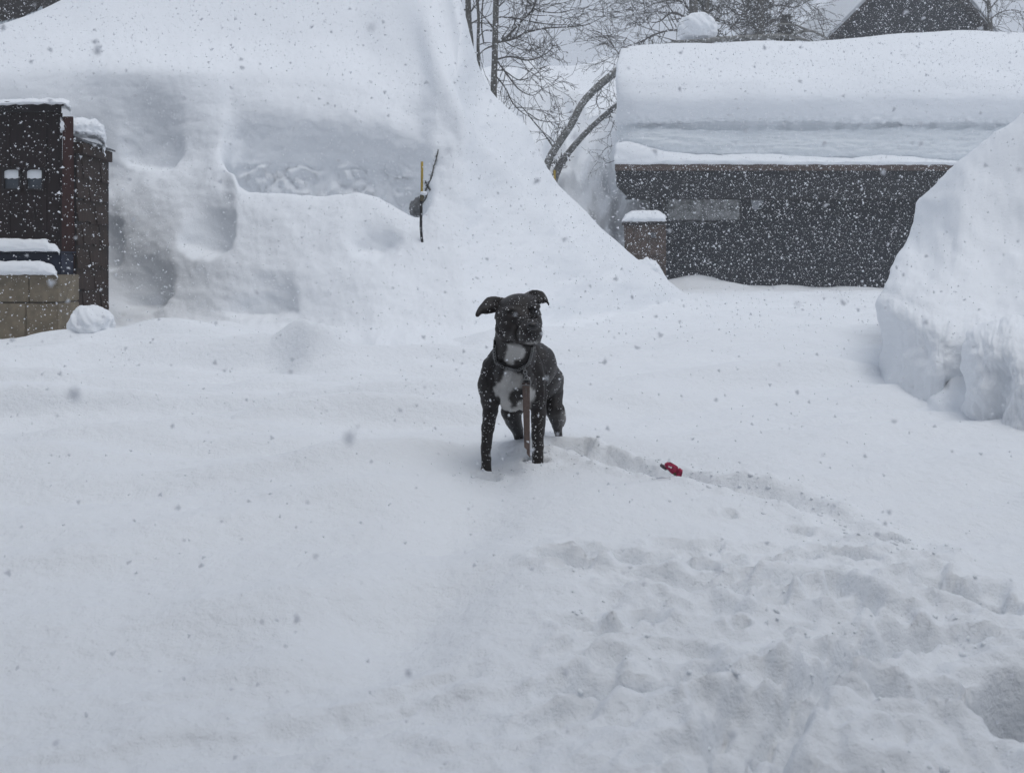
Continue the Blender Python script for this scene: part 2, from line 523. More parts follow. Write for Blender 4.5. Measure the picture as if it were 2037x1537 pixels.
def build_ground():
    nd = 620
    tt = np.linspace(-1, 1, nd)
    k = np.arange(1, 31) / 30
    side = 1 + (k ** 2.2) * 60
    T = np.concatenate([-side[::-1], tt, side])
    rows = list(-(np.linspace(1, 0, 14) ** 2.5) * 300 + 0.75)
    y = 0.76
    while y < 30:
        rows.append(y)
        y *= 1.0056
    while y < 400:
        rows.append(y)
        y *= 1.06
    rows = np.array(rows)
    wid = 0.82 * (np.clip(rows, 0.75, 30) + 0.95)
    X = T[None, :] * wid[:, None]
    X = np.clip(X, -420, 420)
    Y = np.repeat(rows[:, None], len(T), 1)
    Z = ground_h(X, Y)
    G = np.stack([X, Y, Z], 2).reshape(-1, 3)
    me = np_mesh('snow_ground', G, grid_faces(len(rows), len(T)))
    o = link('snow_ground', me, M['snow'])
    tag(o, kind='structure')
build_ground()

# ------------------------------------------------------------------ lofted snow masses
def loft(name, net, mr, mc, disp, mat, parent=None):
    C = np.array([[tuple(P(*p)) for p in row] for row in net], float)
    G = pchip(C, mr)
    G = pchip(G.transpose(1, 0, 2), mc).transpose(1, 0, 2)
    # relax the net's own creases
    for _ in range(3):
        G[1:-1, 1:-1] = 0.5 * G[1:-1, 1:-1] + 0.125 * (G[:-2, 1:-1] + G[2:, 1:-1] + G[1:-1, :-2] + G[1:-1, 2:])
    if disp:
        N = grid_normals(G)
        if N[..., 1].mean() > 0:
            N = -N
        px = G[..., 0] / G[..., 1] * F + CX
        py = HY - (G[..., 2] - EYE) / G[..., 1] * F
        out = disp(G, N, px, py)
        G = G + out
    nr, nc = G.shape[:2]
    me = np_mesh(name, G.reshape(-1, 3), grid_faces(nr, nc))
    return link(name, me, mat, parent), G

# --- big mound on the left
def mound():
    # columns: px of the foot; each list is rows foot .. back, as (px, py, d)
    cols = []
    def col(px, foot, flare, mid, crest, moat, low, wallm, shoulder, upper, top, shift=0):
        """each argument (py, d); shift slides the column's upper rows sideways"""
        rows = [(px, foot[0] + 30, foot[1] - 0.3), (px, foot[0], foot[1]), (px, flare[0], flare[1])]
        names = [mid, crest, moat, low, wallm, shoulder, upper, top]
        for i, (py, d) in enumerate(names):
            rows.append((px + shift * (i / 7.0), py, d))
        rows.append((rows[-1][0], rows[-1][1] + 260, rows[-1][2] + 4))
        cols.append(rows)
    #            foot          flare         mid          crest         moat          low           wallm         shoulder      upper        top
    col(-420, (672, 9.3), (650, 10.2), (560, 11.0), (480, 11.3), (440, 11.5), (400, 11.7), (300, 11.9), (205, 12.1), (150, 12.9), (110, 17))
    col(-120, (672, 9.3), (650, 10.2), (560, 11.0), (480, 11.3), (440, 11.5), (400, 11.7), (280, 11.9), (170, 12.1), (120, 12.9), (90, 17))
    col(30,   (668, 9.4), (648, 10.2), (560, 11.0), (480, 11.3), (430, 11.5), (390, 11.7), (260, 11.9), (158, 12.1), (100, 13.0), (52, 17))
    col(130,  (662, 9.7), (640, 10.4), (560, 11.0), (470, 11.3), (420, 11.5), (380, 11.7), (250, 11.9), (150, 12.1), (90, 13.2), (6, 17))
    col(225, (658, 9.9), (632, 10.4), (550, 11.05), (450, 11.3), (400, 11.5), (350, 11.8), (240, 11.86), (150, 11.9), (80, 13.4), (-60, 17))
    col(300, (660, 9.75), (634, 10.25), (530, 10.85), (410, 11.3), (360, 11.5), (320, 11.8), (235, 11.88), (148, 11.95), (75, 13.6), (-90, 17))
    col(375, (662, 9.6), (635, 10.1), (515, 10.65), (380, 11.3), (340, 11.5), (300, 11.78), (225, 11.9), (150, 12.02), (75, 13.7), (-110, 17))
    col(435, (665, 9.4), (637, 9.95), (508, 10.5), (335, 11.42), (312, 11.6), (285, 11.78), (220, 11.95), (152, 12.15), (78, 13.8), (-120, 17))
    col(462, (667, 9.25), (638, 9.87), (509, 10.42), (346, 11.3), (390, 11.85), (305, 11.95), (225, 12.05), (152, 12.3), (80, 13.8), (-120, 17))
    col(495, (668, 9.1), (640, 9.8), (510, 10.35), (378, 11.15), (440, 12.05), (330, 12.1), (230, 12.05), (155, 12.35), (82, 13.8), (-120, 17))
    col(600, (676, 8.8), (645, 9.45), (520, 10.15), (386, 11.05), (465, 12.05), (335, 12.1), (240, 12.0), (165, 12.4), (90, 13.8), (-120, 17))
    col(700, (684, 8.3), (652, 9.05), (530, 9.95), (388, 11.0), (465, 12.0), (340, 12.1), (250, 11.95), (180, 12.4), (100, 13.8), (-120, 17))
    col(770, (688, 8.1), (656, 8.9), (535, 9.8), (410, 10.9), (480, 11.8), (370, 11.9), (260, 11.8), (200, 12.3), (120, 13.4), (-115, 17))
    col(828, (688, 8.1), (658, 8.9), (540, 9.75), (434, 10.7), (490, 11.5), (400, 11.65), (280, 11.6), (215, 12.0), (130, 13.0), (-95, 17))
    col(868, (688, 8.1), (658, 8.9), (540, 9.75), (415, 10.6), (385, 10.85), (340, 11.15), (250, 11.4), (180, 11.8), (110, 12.8), (-60, 16.5))
    col(915, (688, 8.1), (658, 8.9), (540, 9.75), (430, 10.6), (375, 10.85), (310, 11.1), (230, 11.5), (160, 12.0), (90, 13.0), (0, 15), 0)
    col(985, (684, 8.3), (655, 9.2), (565, 10.1), (460, 10.9), (410, 11.1), (360, 11.4), (290, 11.9), (240, 12.5), (185, 13.5), (150, 14.5), -25)
    col(1075, (674, 8.9), (645, 9.8), (585, 10.5), (500, 11.2), (460, 11.5), (420, 11.8), (370, 12.3), (330, 12.8), (286, 13.5), (255, 14.2), -25)
    col(1150, (655, 10.1), (632, 11.0), (590, 11.4), (530, 11.8), (500, 12.1), (470, 12.4), (430, 12.8), (402, 13.2), (374, 13.7), (356, 14.2), -40)
    col(1240, (636, 11.8), (620, 12.3), (595, 12.6), (560, 12.8), (540, 13.0), (520, 13.2), (500, 13.6), (485, 13.9), (470, 14.2), (462, 14.6), -40)
    col(1330, (612, 14.6), (604, 15.0), (592, 15.3), (580, 15.4), (572, 15.5), (566, 15.6), (558, 15.7), (552, 15.8), (546, 15.9), (543, 16.1), -25)
    col(1385, (604, 16.4), (603, 16.5), (603, 16.6), (602, 16.7), (601, 16.8), (600, 16.9), (600, 17.0), (600, 17.1), (600, 17.2), (600, 17.3))
    net = [[cols[c][r] for c in range(len(cols))] for r in range(len(cols[0]))]
    # alcoves melted into the slope: centre px, rim py, half width, rim arc height, depth in metres
    HOL = [(408, 512, 62, 90, 0.62), (742, 514, 68, 74, 0.45), (300, 334, 70, 50, 0.32),
           (268, 617, 82, 80, 0.5), (508, 636, 86, 34, 0.3), (200, 540, 50, 70, 0.4)]
    def disp(G, N, px, py):
        d = np.zeros(px.shape)
        front = 1 - sstep(13.3, 14.6, G[..., 1])
        big = fbm(px / 210, py / 150, 4, 101)
        d += 0.06 * big * sstep(150, 260, py + 0.0 * px)
        d += 0.012 * fbm(px / 70, py / 90, 3, 105) * front
        d += 0.005 * fbm(px / 14, py / 14, 3, 110) * front
        # vertical flutes on the wall
        wall = sstep(160, 230, py) * (1 - sstep(330, 390, py)) * sstep(200, 260, px) * (1 - sstep(780, 860, px))
        d += wall * 0.035 * fbm(px / 42 + 0.01 * py, py / 300, 2, 120)
        # broken slabs along the foot of the wall
        slab = sstep(318, 345, py) * (1 - sstep(395, 450, py)) * sstep(430, 470, px) * (1 - sstep(800, 850, px)) * sstep(11.5, 11.9, G[..., 1])
        cc = cells(px / 64 + 0.9 * noise2(px / 40, py / 30, 133), py / 34 + 0.8 * noise2(px / 36, py / 26, 134), 130)
        d += slab * (0.20 * np.clip(0.6 - cc, 0, 1) * (noise2(px / 80, py / 50, 135) > -0.15) - 0.05 + 0.02 * fbm(px / 9, py / 9, 2, 131))
        dy = np.zeros(px.shape)
        for hx, hr, rw, rh, D in HOL:
            wpx = px + 5 * noise2(px / 25, py / 25, 7) + 2.5 * noise2(px / 8, py / 8, 8)
            wpy = py + 4 * noise2(px / 22, py / 22, 9) + 2 * noise2(px / 7, py / 7, 10)
            u = np.clip(np.abs(wpx - hx) / rw, 0, 1)
            arc = hr - rh * (1 - np.sqrt(1 - u ** 2.4))
            i = np.argmin(np.abs(px - hx) + np.abs(py - hr) + 1000 * (G[..., 1] > 12.6))
            y0 = G[..., 1].flat[i]
            back = y0 + D * np.clip(1 - u ** 2.4, 0, 1) ** 0.9
            inside = sstep(1.0, -3.0, wpy - arc) * sstep(1.0, 0.8, u) * sstep(hr - 185, hr - 70, py)
            gap = back - G[..., 1] + 0.02 * noise2(px / 30, py / 30, 12)
            soft = 0.09 * np.log1p(np.exp(np.clip(gap / 0.09, -30, 30))) 
            dy = np.maximum(dy, soft * inside * (gap > -0.4))
        for _ in range(9):
            dy[1:-1, 1:-1] = 0.4 * dy[1:-1, 1:-1] + 0.15 * (dy[:-2, 1:-1] + dy[2:, 1:-1] + dy[1:-1, :-2] + dy[1:-1, 2:])
        # creases running down the right slope
        for pts, wd, dp in ((((880, -20), (905, 130), (960, 250), (1040, 330), (1120, 440), (1200, 540)), 24, -0.20),
                            (((760, -20), (840, 120), (890, 240), (935, 330), (1000, 400), (1100, 520)), 34, -0.05),
                            (((820, -20), (870, 110), (925, 230), (1000, 330), (1090, 440), (1180, 540)), 30, 0.12),
                            (((950, 60), (985, 180), (1050, 262), (1090, 330)), 12, -0.05),
                            (((560, 40), (700, 150), (800, 230)), 40, 0.05),
                            (((770, 640), (900, 600), (1050, 590), (1200, 600)), 40, 0.05)):
            dist, t = poly_dist(px, py, pts)
            d += dp * np.exp(-(dist / wd) ** 2) * np.sin(np.pi * np.clip(t, 0.03, 0.97)) ** 0.4
        # fade to nothing at the far right toe
        d *= 1 - sstep(1300, 1370, px)
        out = N * d[..., None]
        out[..., 1] += dy
        return out
    o, G = loft('snow_mound', net, [8, 20, 56, 60, 26, 26, 50, 40, 24, 20, 6],
                [8, 10, 16, 24, 26, 28, 24, 12, 14, 38, 38, 28, 22, 22, 22, 28, 34, 30, 30, 26, 12], disp, M['snow_bank'])
    tag(o, 'huge smooth snow mound with scooped hollows rising behind the yellow-topped marker stake', 'snow mound')
    return G
MG = mound()

# --- bank on the right with a cut face
def right_bank():
    net = [
        [(1790, 810, 7.6), (1752, 800, 5.95), (1800, 840, 5.35), (1868, 850, 5.02), (1912, 850, 5.06), (2037, 900, 4.9), (2300, 950, 4.7), (2700, 950, 4.6)],
        [(1785, 700, 7.6), (1752, 700, 5.95), (1800, 730, 5.36), (1868, 750, 5.03), (1912, 760, 5.08), (2037, 790, 4.95), (2300, 850, 4.75), (2700, 850, 4.6)],
        [(1780, 612, 7.65), (1753, 618, 6.0), (1802, 650, 5.42), (1872, 680, 5.1), (1918, 690, 5.1), (2037, 700, 5.0), (2300, 740, 4.8), (2700, 740, 4.6)],
        [(1785, 560, 7.8), (1762, 572, 6.2), (1812, 596, 5.7), (1880, 618, 5.4), (1930, 628, 5.45), (2050, 620, 5.35), (2300, 600, 5.1), (2700, 600, 5)],
        [(1805, 480, 8.2), (1802, 485, 7.3), (1850, 500, 6.6), (1905, 508, 6.25), (1960, 510, 6.2), (2080, 480, 6.1), (2350, 400, 6.0), (2800, 400, 6)],
        [(1832, 395, 8.8), (1832, 392, 8.4), (1868, 358, 7.9), (1925, 308, 7.6), (1985, 260, 7.5), (2100, 165, 7.3), (2500, -100, 7.1), (3000, -100, 7)],
        [(1860, 400, 9.6), (1870, 390, 9.6), (1900, 360, 9.6), (1960, 315, 9.6), (2010, 280, 9.6), (2120, 200, 9.6), (2500, -20, 9.6), (3000, 0, 9.6)],
        [(1880, 600, 10.2), (1890, 600, 10.4), (1930, 600, 10.4), (1980, 600, 10.4), (2030, 600, 10.4), (2140, 600, 10.4), (2500, 600, 10.4), (3000, 600, 10.4)],
    ]
    def disp(G, N, px, py):
        d = 0.04 * fbm(px / 110, py / 90, 3, 201) + 0.004 * fbm(px / 16, py / 16, 3, 203)
        wall = sstep(610, 665, py) * (G[..., 1] < 6.3)
        d += wall * (0.006 * fbm(px / 11, py / 260, 3, 210) + 0.002 * fbm(px / 6, py / 40, 2, 212))
        # frayed brow over the cut
        brow = np.exp(-((py - 620 - 0.25 * (px - 1752)) / 38) ** 2) * (G[..., 1] < 6.6)
        d += brow * (0.010 + 0.004 * fbm(px / 11, py / 30, 3, 214))
        d -= 0.04 * np.exp(-((px - 1893) / 14) ** 2) * sstep(640, 700, py) * (G[..., 1] < 6)
        return N * d[..., None]
    o, G = loft('snow_bank', net, [16, 30, 34, 30, 24, 12, 6], [20, 34, 40, 30, 44, 30, 8], disp, M['snow_bank'])
    tag(o, 'tall white snow bank with a sheer cut face at the right edge', 'snow bank')
    net = [
        [(1950, 880, 5.0), (1921, 870, 4.7), (1945, 878, 4.35), (1985, 880, 4.22), (2030, 900, 4.1), (2110, 920, 4.0), (2300, 920, 4.0), (2600, 920, 4.0)],
        [(1950, 780, 5.0), (1918, 790, 4.7), (1942, 790, 4.38), (1985, 790, 4.25), (2030, 800, 4.12), (2110, 810, 4.02), (2300, 820, 4.0), (2600, 820, 4.0)],
        [(1945, 700, 5.0), (1912, 712, 4.72), (1936, 716, 4.42), (1985, 715, 4.28), (2030, 722, 4.18), (2110, 720, 4.08), (2300, 720, 4.05), (2600, 720, 4.0)],
        [(1950, 660, 5.05), (1922, 665, 4.85), (1950, 655, 4.6), (1990, 650, 4.5), (2035, 655, 4.45), (2110, 650, 4.4), (2300, 650, 4.35), (2600, 650, 4.3)],
        [(1975, 640, 5.4), (1955, 640, 5.3), (1985, 632, 5.2), (2010, 626, 5.15), (2045, 622, 5.1), (2110, 618, 5.1), (2300, 618, 5.05), (2600, 618, 5.0)],
        [(1985, 700, 5.7), (1985, 700, 5.7), (2005, 700, 5.7), (2030, 700, 5.7), (2060, 700, 5.7), (2130, 700, 5.7), (2300, 700, 5.7), (2600, 700, 5.7)],
    ]
    def disp2(G, N, px, py):
        d = 0.025 * fbm(px / 60, py / 60, 3, 221) + 0.005 * fbm(px / 10, py / 22, 3, 223)
        d += sstep(680, 740, py) * 0.010 * fbm(px / 9, py / 40, 3, 226)
        d -= 0.07 * np.exp(-((px - 1998 + 0.18 * (py - 700)) / 14) ** 2) * sstep(690, 740, py)
        cc = cells(px / 26, py / 26, 228)
        d += sstep(760, 810, py) * 0.02 * np.clip(0.7 - cc, 0, 1)
        return N * d[..., None]
    o, G = loft('snow_block', net, [14, 26, 30, 20, 8], [16, 30, 34, 30, 30, 14, 6], disp2, M['snow_bank'])
    tag(o, 'rounded snow lump with cracked icy front, at the foot of the right-hand bank', 'snow block')
    # fan of loose snow heaped between the two
    net = [
        [(1700, 790, 5.4), (1740, 800, 5.3), (1800, 818, 4.95), (1830, 826, 4.85), (1870, 830, 4.7), (1930, 870, 4.35), (2000, 880, 4.1), (2120, 900, 3.95), (2300, 930, 3.8)],
        [(1700, 775, 5.5), (1745, 776, 5.5), (1800, 798, 5.2), (1832, 808, 5.05), (1872, 785, 4.95), (1925, 830, 4.6), (1990, 850, 4.25), (2110, 850, 4.1), (2300, 850, 4)],
        [(1700, 768, 5.8), (1748, 764, 5.8), (1800, 780, 5.45), (1834, 790, 5.2), (1876, 765, 5.1), (1915, 742, 5.1), (1960, 760, 5.0), (2110, 760, 4.9), (2300, 760, 4.8)],
    ]
    o, G = loft('snow_heap', net, [14, 14], [10, 14, 10, 10, 14, 14, 12, 8],
                lambda G, N, px, py: N * (0.015 * fbm(px / 30, py / 30, 3, 231))[..., None], M['snow_bank'])
    tag(o, 'loose snow fanned up against the cut face of the right bank', 'snow heap')
right_bank()

# ------------------------------------------------------------------ dark building behind
BD = 22.0
def dark_building():
    b = empty('garage_building', P(1640, 575, BD + 1), 'long dark grey garage under a very thick slab of roof snow', 'building')
    def q(px, py, d=BD): return P(px, py, d)
    x1 = q(2600, 330).x
    # wall with lapped boards, one mesh of courses
    z0, z1 = q(0, 610, BD + 0.8).z, q(0, 340).z
    xw = q(1326, 0, BD + 0.8).x
    y = BD + 0.8
    xo0, xo1 = q(1326, 0, y).x, q(1474, 0, y).x          # window opening
    zo0, zo1 = q(0, 440, y).z, q(0, 394, y).z
    bm = bmesh.new()
    def quadbox(xa, xb, za, zb):
        vs = [bm.verts.new(c) for c in ((xa, y - 0.022, za), (xb, y - 0.022, za), (xb, y - 0.006, zb), (xa, y - 0.006, zb),
                                        (xa, y + 0.1, za), (xb, y + 0.1, za), (xb, y + 0.1, zb), (xa, y + 0.1, zb))]
        for f in ((0, 1, 2, 3), (5, 4, 7, 6), (4, 5, 1, 0), (3, 2, 6, 7), (4, 0, 3, 7), (1, 5, 6, 2)):
            bm.faces.new([vs[i] for i in f])
    n = 22
    for i in range(n):
        za, zb = z0 + (z1 - z0) * i / n, z0 + (z1 - z0) * (i + 1) / n
        if zb < zo0 or za > zo1:
            quadbox(xw, x1, za, zb - 0.002)
        else:
            quadbox(xo1, x1, za, zb - 0.002)
    me = bm_mesh('wall', bm)
    o = link('wall', me, M['siding'], b)
    o['kind'] = 'stuff'
    # side and rear walls and roof deck keep the building closed
    yb = BD + 8
    hexa('side_wall', M['siding'], b, [(xw, y + 0.1, z0), (xw + 0.12, y + 0.1, z0), (xw + 1.3, yb, z0), (xw + 1.18, yb, z0),
                                       (xw, y + 0.1, z1), (xw + 0.12, y + 0.1, z1), (xw + 1.3, yb, z1), (xw + 1.18, yb, z1)])
    box('rear_wall', M['siding'], b, xw + 1.2, x1, yb + 0.01, yb + 0.15, z0, z1)
    box('roof_deck', M['trim'], b, q(1300, 0).x, x1, BD + 0.03, BD + 8, q(0, 336).z, q(0, 330).z)
    # deep fascia with a clipped left corner
    bm = bmesh.new()
    prof = [(1225, 334), (1227, 370), (1250, 393), (2600, 393), (2600, 334)]
    fr = [bm.verts.new(q(a, c)) for a, c in prof]
    bk = [bm.verts.new(q(a, c) + Vector((0, 0.09, 0))) for a, c in prof]
    bm.faces.new(fr[::-1]); bm.faces.new(bk)
    for i in range(5):
        bm.faces.new((fr[i], fr[(i + 1) % 5], bk[(i + 1) % 5], bk[i]))
    bmesh.ops.recalc_face_normals(bm, faces=bm.faces[:])
    link('fascia', bm_mesh('fascia', bm), M['fascia'], b)
    # underside of the overhang
    hexa('soffit', M['fascia'], b, [q(1252, 393) + Vector((0, 0.1, 0)), q(2600, 393) + Vector((0, 0.1, 0)), q(2600, 393) + Vector((0, 0.78, 0)), q(1252, 393) + Vector((0, 0.78, 0)),
                                    q(1252, 390) + Vector((0, 0.1, 0)), q(2600, 390) + Vector((0, 0.1, 0)), q(2600, 390) + Vector((0, 0.78, 0)), q(1252, 390) + Vector((0, 0.78, 0))])
    box('gutter', M['rust'], b, q(1223, 0).x, x1, BD - 0.07, BD - 0.002, q(0, 340).z, q(0, 327.5).z, 0.01)
    box('corner_post', M['fascia'], b, q(1299, 0).x, q(1322, 0).x, BD + 0.35, BD + 0.5, q(0, 420).z, q(0, 393.5).z, 0.01)
    # windows
    wn = empty('window', (q(1400, 417, y)), None)
    wn.parent = b; wn.matrix_parent_inverse = Matrix.Translation(b.location).inverted()
    fw = 0.03
    def frame(x0, x1_, za, zb, par):
        bm = bmesh.new()
        for (a, b_, c, d_) in ((x0, x1_, za, za + fw), (x0, x1_, zb - fw, zb), (x0, x0 + fw, za + fw, zb - fw), (x1_ - fw, x1_, za + fw, zb - fw)):
            r = bmesh.ops.create_cube(bm, size=1)
            for v in r['verts']:
                v.co = Vector((a + (v.co.x + .5) * (b_ - a), y - 0.045 + (v.co.y + .5) * 0.07, c + (v.co.z + .5) * (d_ - c)))
        return link('frame', bm_mesh('frame', bm), M['siding'], par)
    frame(xo0, xo1, zo0, zo1, wn)
    box('pane', M['painted_reflection'], wn, xo0 + fw, xo1 - fw, y + 0.012, y + 0.02, zo0 + fw, zo1 - fw)
    # second narrow pane, seen as a pale wedge
    bm = bmesh.new()
    tri = [q(1493, 398, y), q(1520, 398, y), q(1503, 420, y), q(1496, 414, y)]
    a = [bm.verts.new(p + Vector((0, -0.035, 0))) for p in tri]
    c = [bm.verts.new(p + Vector((0, -0.025, 0))) for p in tri]
    bm.faces.new(a); bm.faces.new(c[::-1])
    for i in range(4):
        bm.faces.new((a[i], a[(i + 1) % 4], c[(i + 1) % 4], c[i]))
    bmesh.ops.recalc_face_normals(bm, faces=bm.faces[:])
    o = link('pane', bm_mesh('pane', bm), M['glass_pale'], b)
    o['label'] = 'small pale wedge-shaped pane'
    return b
M['painted_reflection'] = plain('painted_reflection_pane', (0.06, 0.066, 0.062), rough=0.25, spec=0.7, var=0.3, scale=(5, 5, 5), col2=(0.36, 0.37, 0.37))  # mottled dark and pale colours paint reflected trees onto the pane
M['glass_pale'] = plain('pale_reflective_pane', (0.28, 0.30, 0.33), rough=0.2, spec=0.8)
dark_building()

def roof_snow():
    cols_ = [1300, 1240, 1226, 1228, 1262, 1330, 1450, 1600, 1750, 1900, 2040, 2300, 2600]
    topy = [110, 104, 108, 100, 92, 89, 86, 84, 72, 64, 70, 80, 90]
    dd = [6.5, 3.0, 1.1, 0.5, 0.1, 0, 0, 0, 0, 0, 0, 0, 0]
    low = [283, 283, 283, 281, 290, 302, 309, 313, 316, 319, 323, 325, 325]
    def row(f):
        return [f(i, cols_[i], dd[i]) for i in range(len(cols_))]
    D = BD
    net = [
        row(lambda i, p, e: (p, low[i] + 16, D + 0.55 + e)),
        row(lambda i, p, e: (p, low[i], D + 0.32 + e)),
        row(lambda i, p, e: (p, low[i] - 22 if i > 4 else low[i] - 12, D + 0.22 + e)),
        row(lambda i, p, e: (p, 258, D + 0.28 + e)),
        row(lambda i, p, e: (p, 249, D + 0.42 + e)),
        row(lambda i, p, e: (p, 240, D + 0.16 + e)),
        row(lambda i, p, e: (p, 200, D + 0.02 + e)),
        row(lambda i, p, e: (p, 165, D + 0.25 + e)),
        row(lambda i, p, e: (p, 135 - 8 * (i > 7), D + 0.9 + e)),
        row(lambda i, p, e: (p + (2 if i < 4 else 0), topy[i] + 14, D + 2.2 + e * 0.6)),
        row(lambda i, p, e: (p + (12 if i < 4 else 0), topy[i], D + 4.2 + e * 0.4)),
        row(lambda i, p, e: (p + (40 if i < 4 else 0), topy[i] + 40, D + 7.5)),
        row(lambda i, p, e: (p + (60 if i < 4 else 0), 330, D + 8.2)),
    ]
    def disp(G, N, px, py):
        d = 0.07 * fbm(px / 200, py / 90, 2, 301) + 0.006 * fbm(px / 25, py / 12, 3, 303)
        fr = (G[..., 1] < D + 1.0) | (px < 1262)
        band = np.exp(-((py - 252 - 5 * noise2(px / 60, py * 0, 305)) / 5) ** 2) * fr
        d -= band * (0.05 + 0.10 * noise2(px / 22, py / 20, 306))
        ice = sstep(252, 262, py) * fr
        d += ice * (0.04 * fbm(px / 60, py / 10, 4, 308) + 0.016 * fbm(px / 9, py / 7, 3, 309))
        d += np.exp(-((py - 240) / 7) ** 2) * fr * 0.06 * fbm(px / 14, py / 9, 3, 311)
        return N * d[..., None]
    o, G = loft('roof_snow', net, [6, 14, 26, 12, 12, 24, 22, 18, 18, 12, 8, 4], [8, 10, 10, 16, 24, 40, 46, 46, 46, 42, 24, 8], disp, M['snow_far'])
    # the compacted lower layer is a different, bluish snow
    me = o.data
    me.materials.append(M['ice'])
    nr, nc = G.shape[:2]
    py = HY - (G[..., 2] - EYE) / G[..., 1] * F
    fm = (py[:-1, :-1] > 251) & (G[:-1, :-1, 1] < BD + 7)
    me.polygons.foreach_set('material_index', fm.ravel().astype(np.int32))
    tag(o, 'metres-thick layered slab of snow overhanging the dark garage roof', 'roof snow')
    # fresh ledge on the eave in front of it
    cols_ = [1222, 1226, 1245, 1275, 1330, 1420, 1500, 1600, 1680, 1760, 1850, 1950, 2100, 2400]
    top = [300, 286, 281, 287, 301, 307, 304, 309, 312, 306, 313, 318, 320, 320]
    net = []
    for k, (f, e) in enumerate(((327.3, 0.30), (327.3, -0.05), (320, -0.09), (0, 0.02), (1, 0.16), (2, 0.36), (3, 0.6))):
        r = []
        for i, p in enumerate(cols_):
            t = top[i]
            py = f if k < 3 else (t + 7, t + 1, t, t + 8)[int(f)]
            dx = (8, 0)[min(i, 1)] if k in (0, 6) else 0
            r.append((p + dx, min(py + (0 if k else 0), 327.3) + 0.0045 * (p - 1224), D + e))
        net.append(r)
    o, G = loft('eave_snow', net, [3, 6, 8, 8, 8, 6], [6, 10, 12, 16, 20, 20, 24, 20, 20, 20, 20, 16, 8],
                lambda G, N, px, py: N * (0.02 * fbm(px / 30, py / 12, 3, 321))[..., None], M['snow_far'])
    tag(o, 'thin fresh ledge of snow lying along the garage gutter', 'roof snow')
roof_snow()

def lump(name, c, rx, ry, rz, label, cat, mat='snow_bank', amp=0.12, sc=2.2, seed=1, subdiv=5, flat=None):
    bm = bmesh.new()
    bmesh.ops.create_icosphere(bm, subdivisions=subdiv, radius=1)
    co = np.array([v.co[:] for v in bm.verts])
    n = fbm(co[:, 0] * sc + co[:, 2] * 1.7, co[:, 1] * sc - co[:, 2] * 1.3, 4, seed)
    co = co * (1 + amp * n)[:, None]
    if flat is not None:
        co[:, 2] = np.where(co[:, 2] < flat, flat + (co[:, 2] - flat) * 0.15, co[:, 2])
    co *= np.array([rx, ry, rz])
    for v, p in zip(bm.verts, co):
        v.co = p
    o = link(name, bm_mesh(name, bm, True), M[mat])
    o.location = c
    if cat:
        tag(o, label, cat)
    return o

c = P(1387, 60, BD + 4.5)
lump('snow_ball', c, 0.62, 0.62, 0.54, 'round ball of snow perched on top of the garage roof slab', 'snow ball', amp=0.10, seed=41, mat='snow_far', flat=-0.55)

# small brown lean-to beside the garage
def lean_to():
    d = BD - 1.2
    b = empty('storage_box', P(1282, 560, d), 'small brown shingled lean-to capped with snow beside the garage', 'shed')
    q = lambda px, py, e=0: P(px, py, d + e)
    x0, x1 = q(1240, 0).x, q(1325, 0).x
    hexa('wall', M['brown'], b, [q(1246, 620), q(1325, 620), q(1325, 620, 1.1), q(1262, 620, 1.1),
                                 q(1241, 448), q(1325, 444), q(1325, 444, 1.1), q(1262, 448, 1.1)])
    hexa('eave_board', M['trim'], b, [q(1237, 449, -0.06), q(1326, 446, -0.06), q(1326, 446, -0.004), q(1237, 449, -0.004),
                                      q(1237, 443, -0.06), q(1326, 440, -0.06), q(1326, 440, -0.004), q(1237, 443, -0.004)])
    for r in range(7):
        for k in range(5):
            za, zb = q(0, 473 + 18 * r).z, q(0, 453 + 18 * r).z
            xa = x0 + 0.05 + (x1 - x0 - 0.07) * (k + 0.15 * ((r * 7 + k * 3) % 5) / 5) / 5.15
            xb = xa + (x1 - x0 - 0.07) / 5.3
            hexa('shingle', M['brown'], b, [(xa, d - 0.03, za), (xb, d - 0.03, za), (xb, d - 0.002, za), (xa, d - 0.002, za),
                                            (xa, d - 0.012, zb), (xb, d - 0.012, zb), (xb, d - 0.002, zb), (xa, d - 0.002, zb)])
    o = box('vent_plate', M['roofing'], b, q(1294, 0).x, q(1304, 0).x, d - 0.06, d - 0.032, q(0, 473).z, q(0, 463).z)
    o['label'] = 'small pale square plate'
    net = []
    for k, (py, e) in enumerate(((442, 0.02), (441, -0.06), (434, -0.10), (424, 0.0), (418, 0.3), (418, 0.7), (428, 1.1), (440, 1.2))):
        r = []
        for i, (px, sh) in enumerate(((1240, 1), (1237, .85), (1243, .45), (1258, .08), (1282, 0), (1305, 0.02), (1319, .3), (1325, .75), (1326, 1))):
            r.append((px, py + (440 - py) * sh, d + e))
        net.append(r)
    o, G = loft('shed_snow', net, 6, 8, lambda G, N, px, py: N * (0.02 * fbm(px / 14, py / 10, 3, 331))[..., None], M['snow_far'])
    tag(o, 'rounded cap of snow on the small brown lean-to', 'roof snow')
    net = []
    for py, e, w_ in ((592, -0.5, 1.3), (575, -0.4, 1.1), (545, -0.3, 0.8), (520, -0.2, 0.5), (512, 0.0, 0.35), (520, 0.3, 0.3), (600, 0.5, 0.8)):
        net.append([(1285 + x * w_, py + abs(x) * 0.12 * (py < 560), d - 0.4 + e) for x in (-70, -40, -15, 5, 25, 50)])
    o, G = loft('drift_snow', net, 8, 8, lambda G, N, px, py: N * (0.06 * fbm(px / 20, py / 16, 3, 341))[..., None], M['snow_far'])
    tag(o, 'drift of snow banked against the foot of the brown lean-to', 'snow heap')
lean_to()

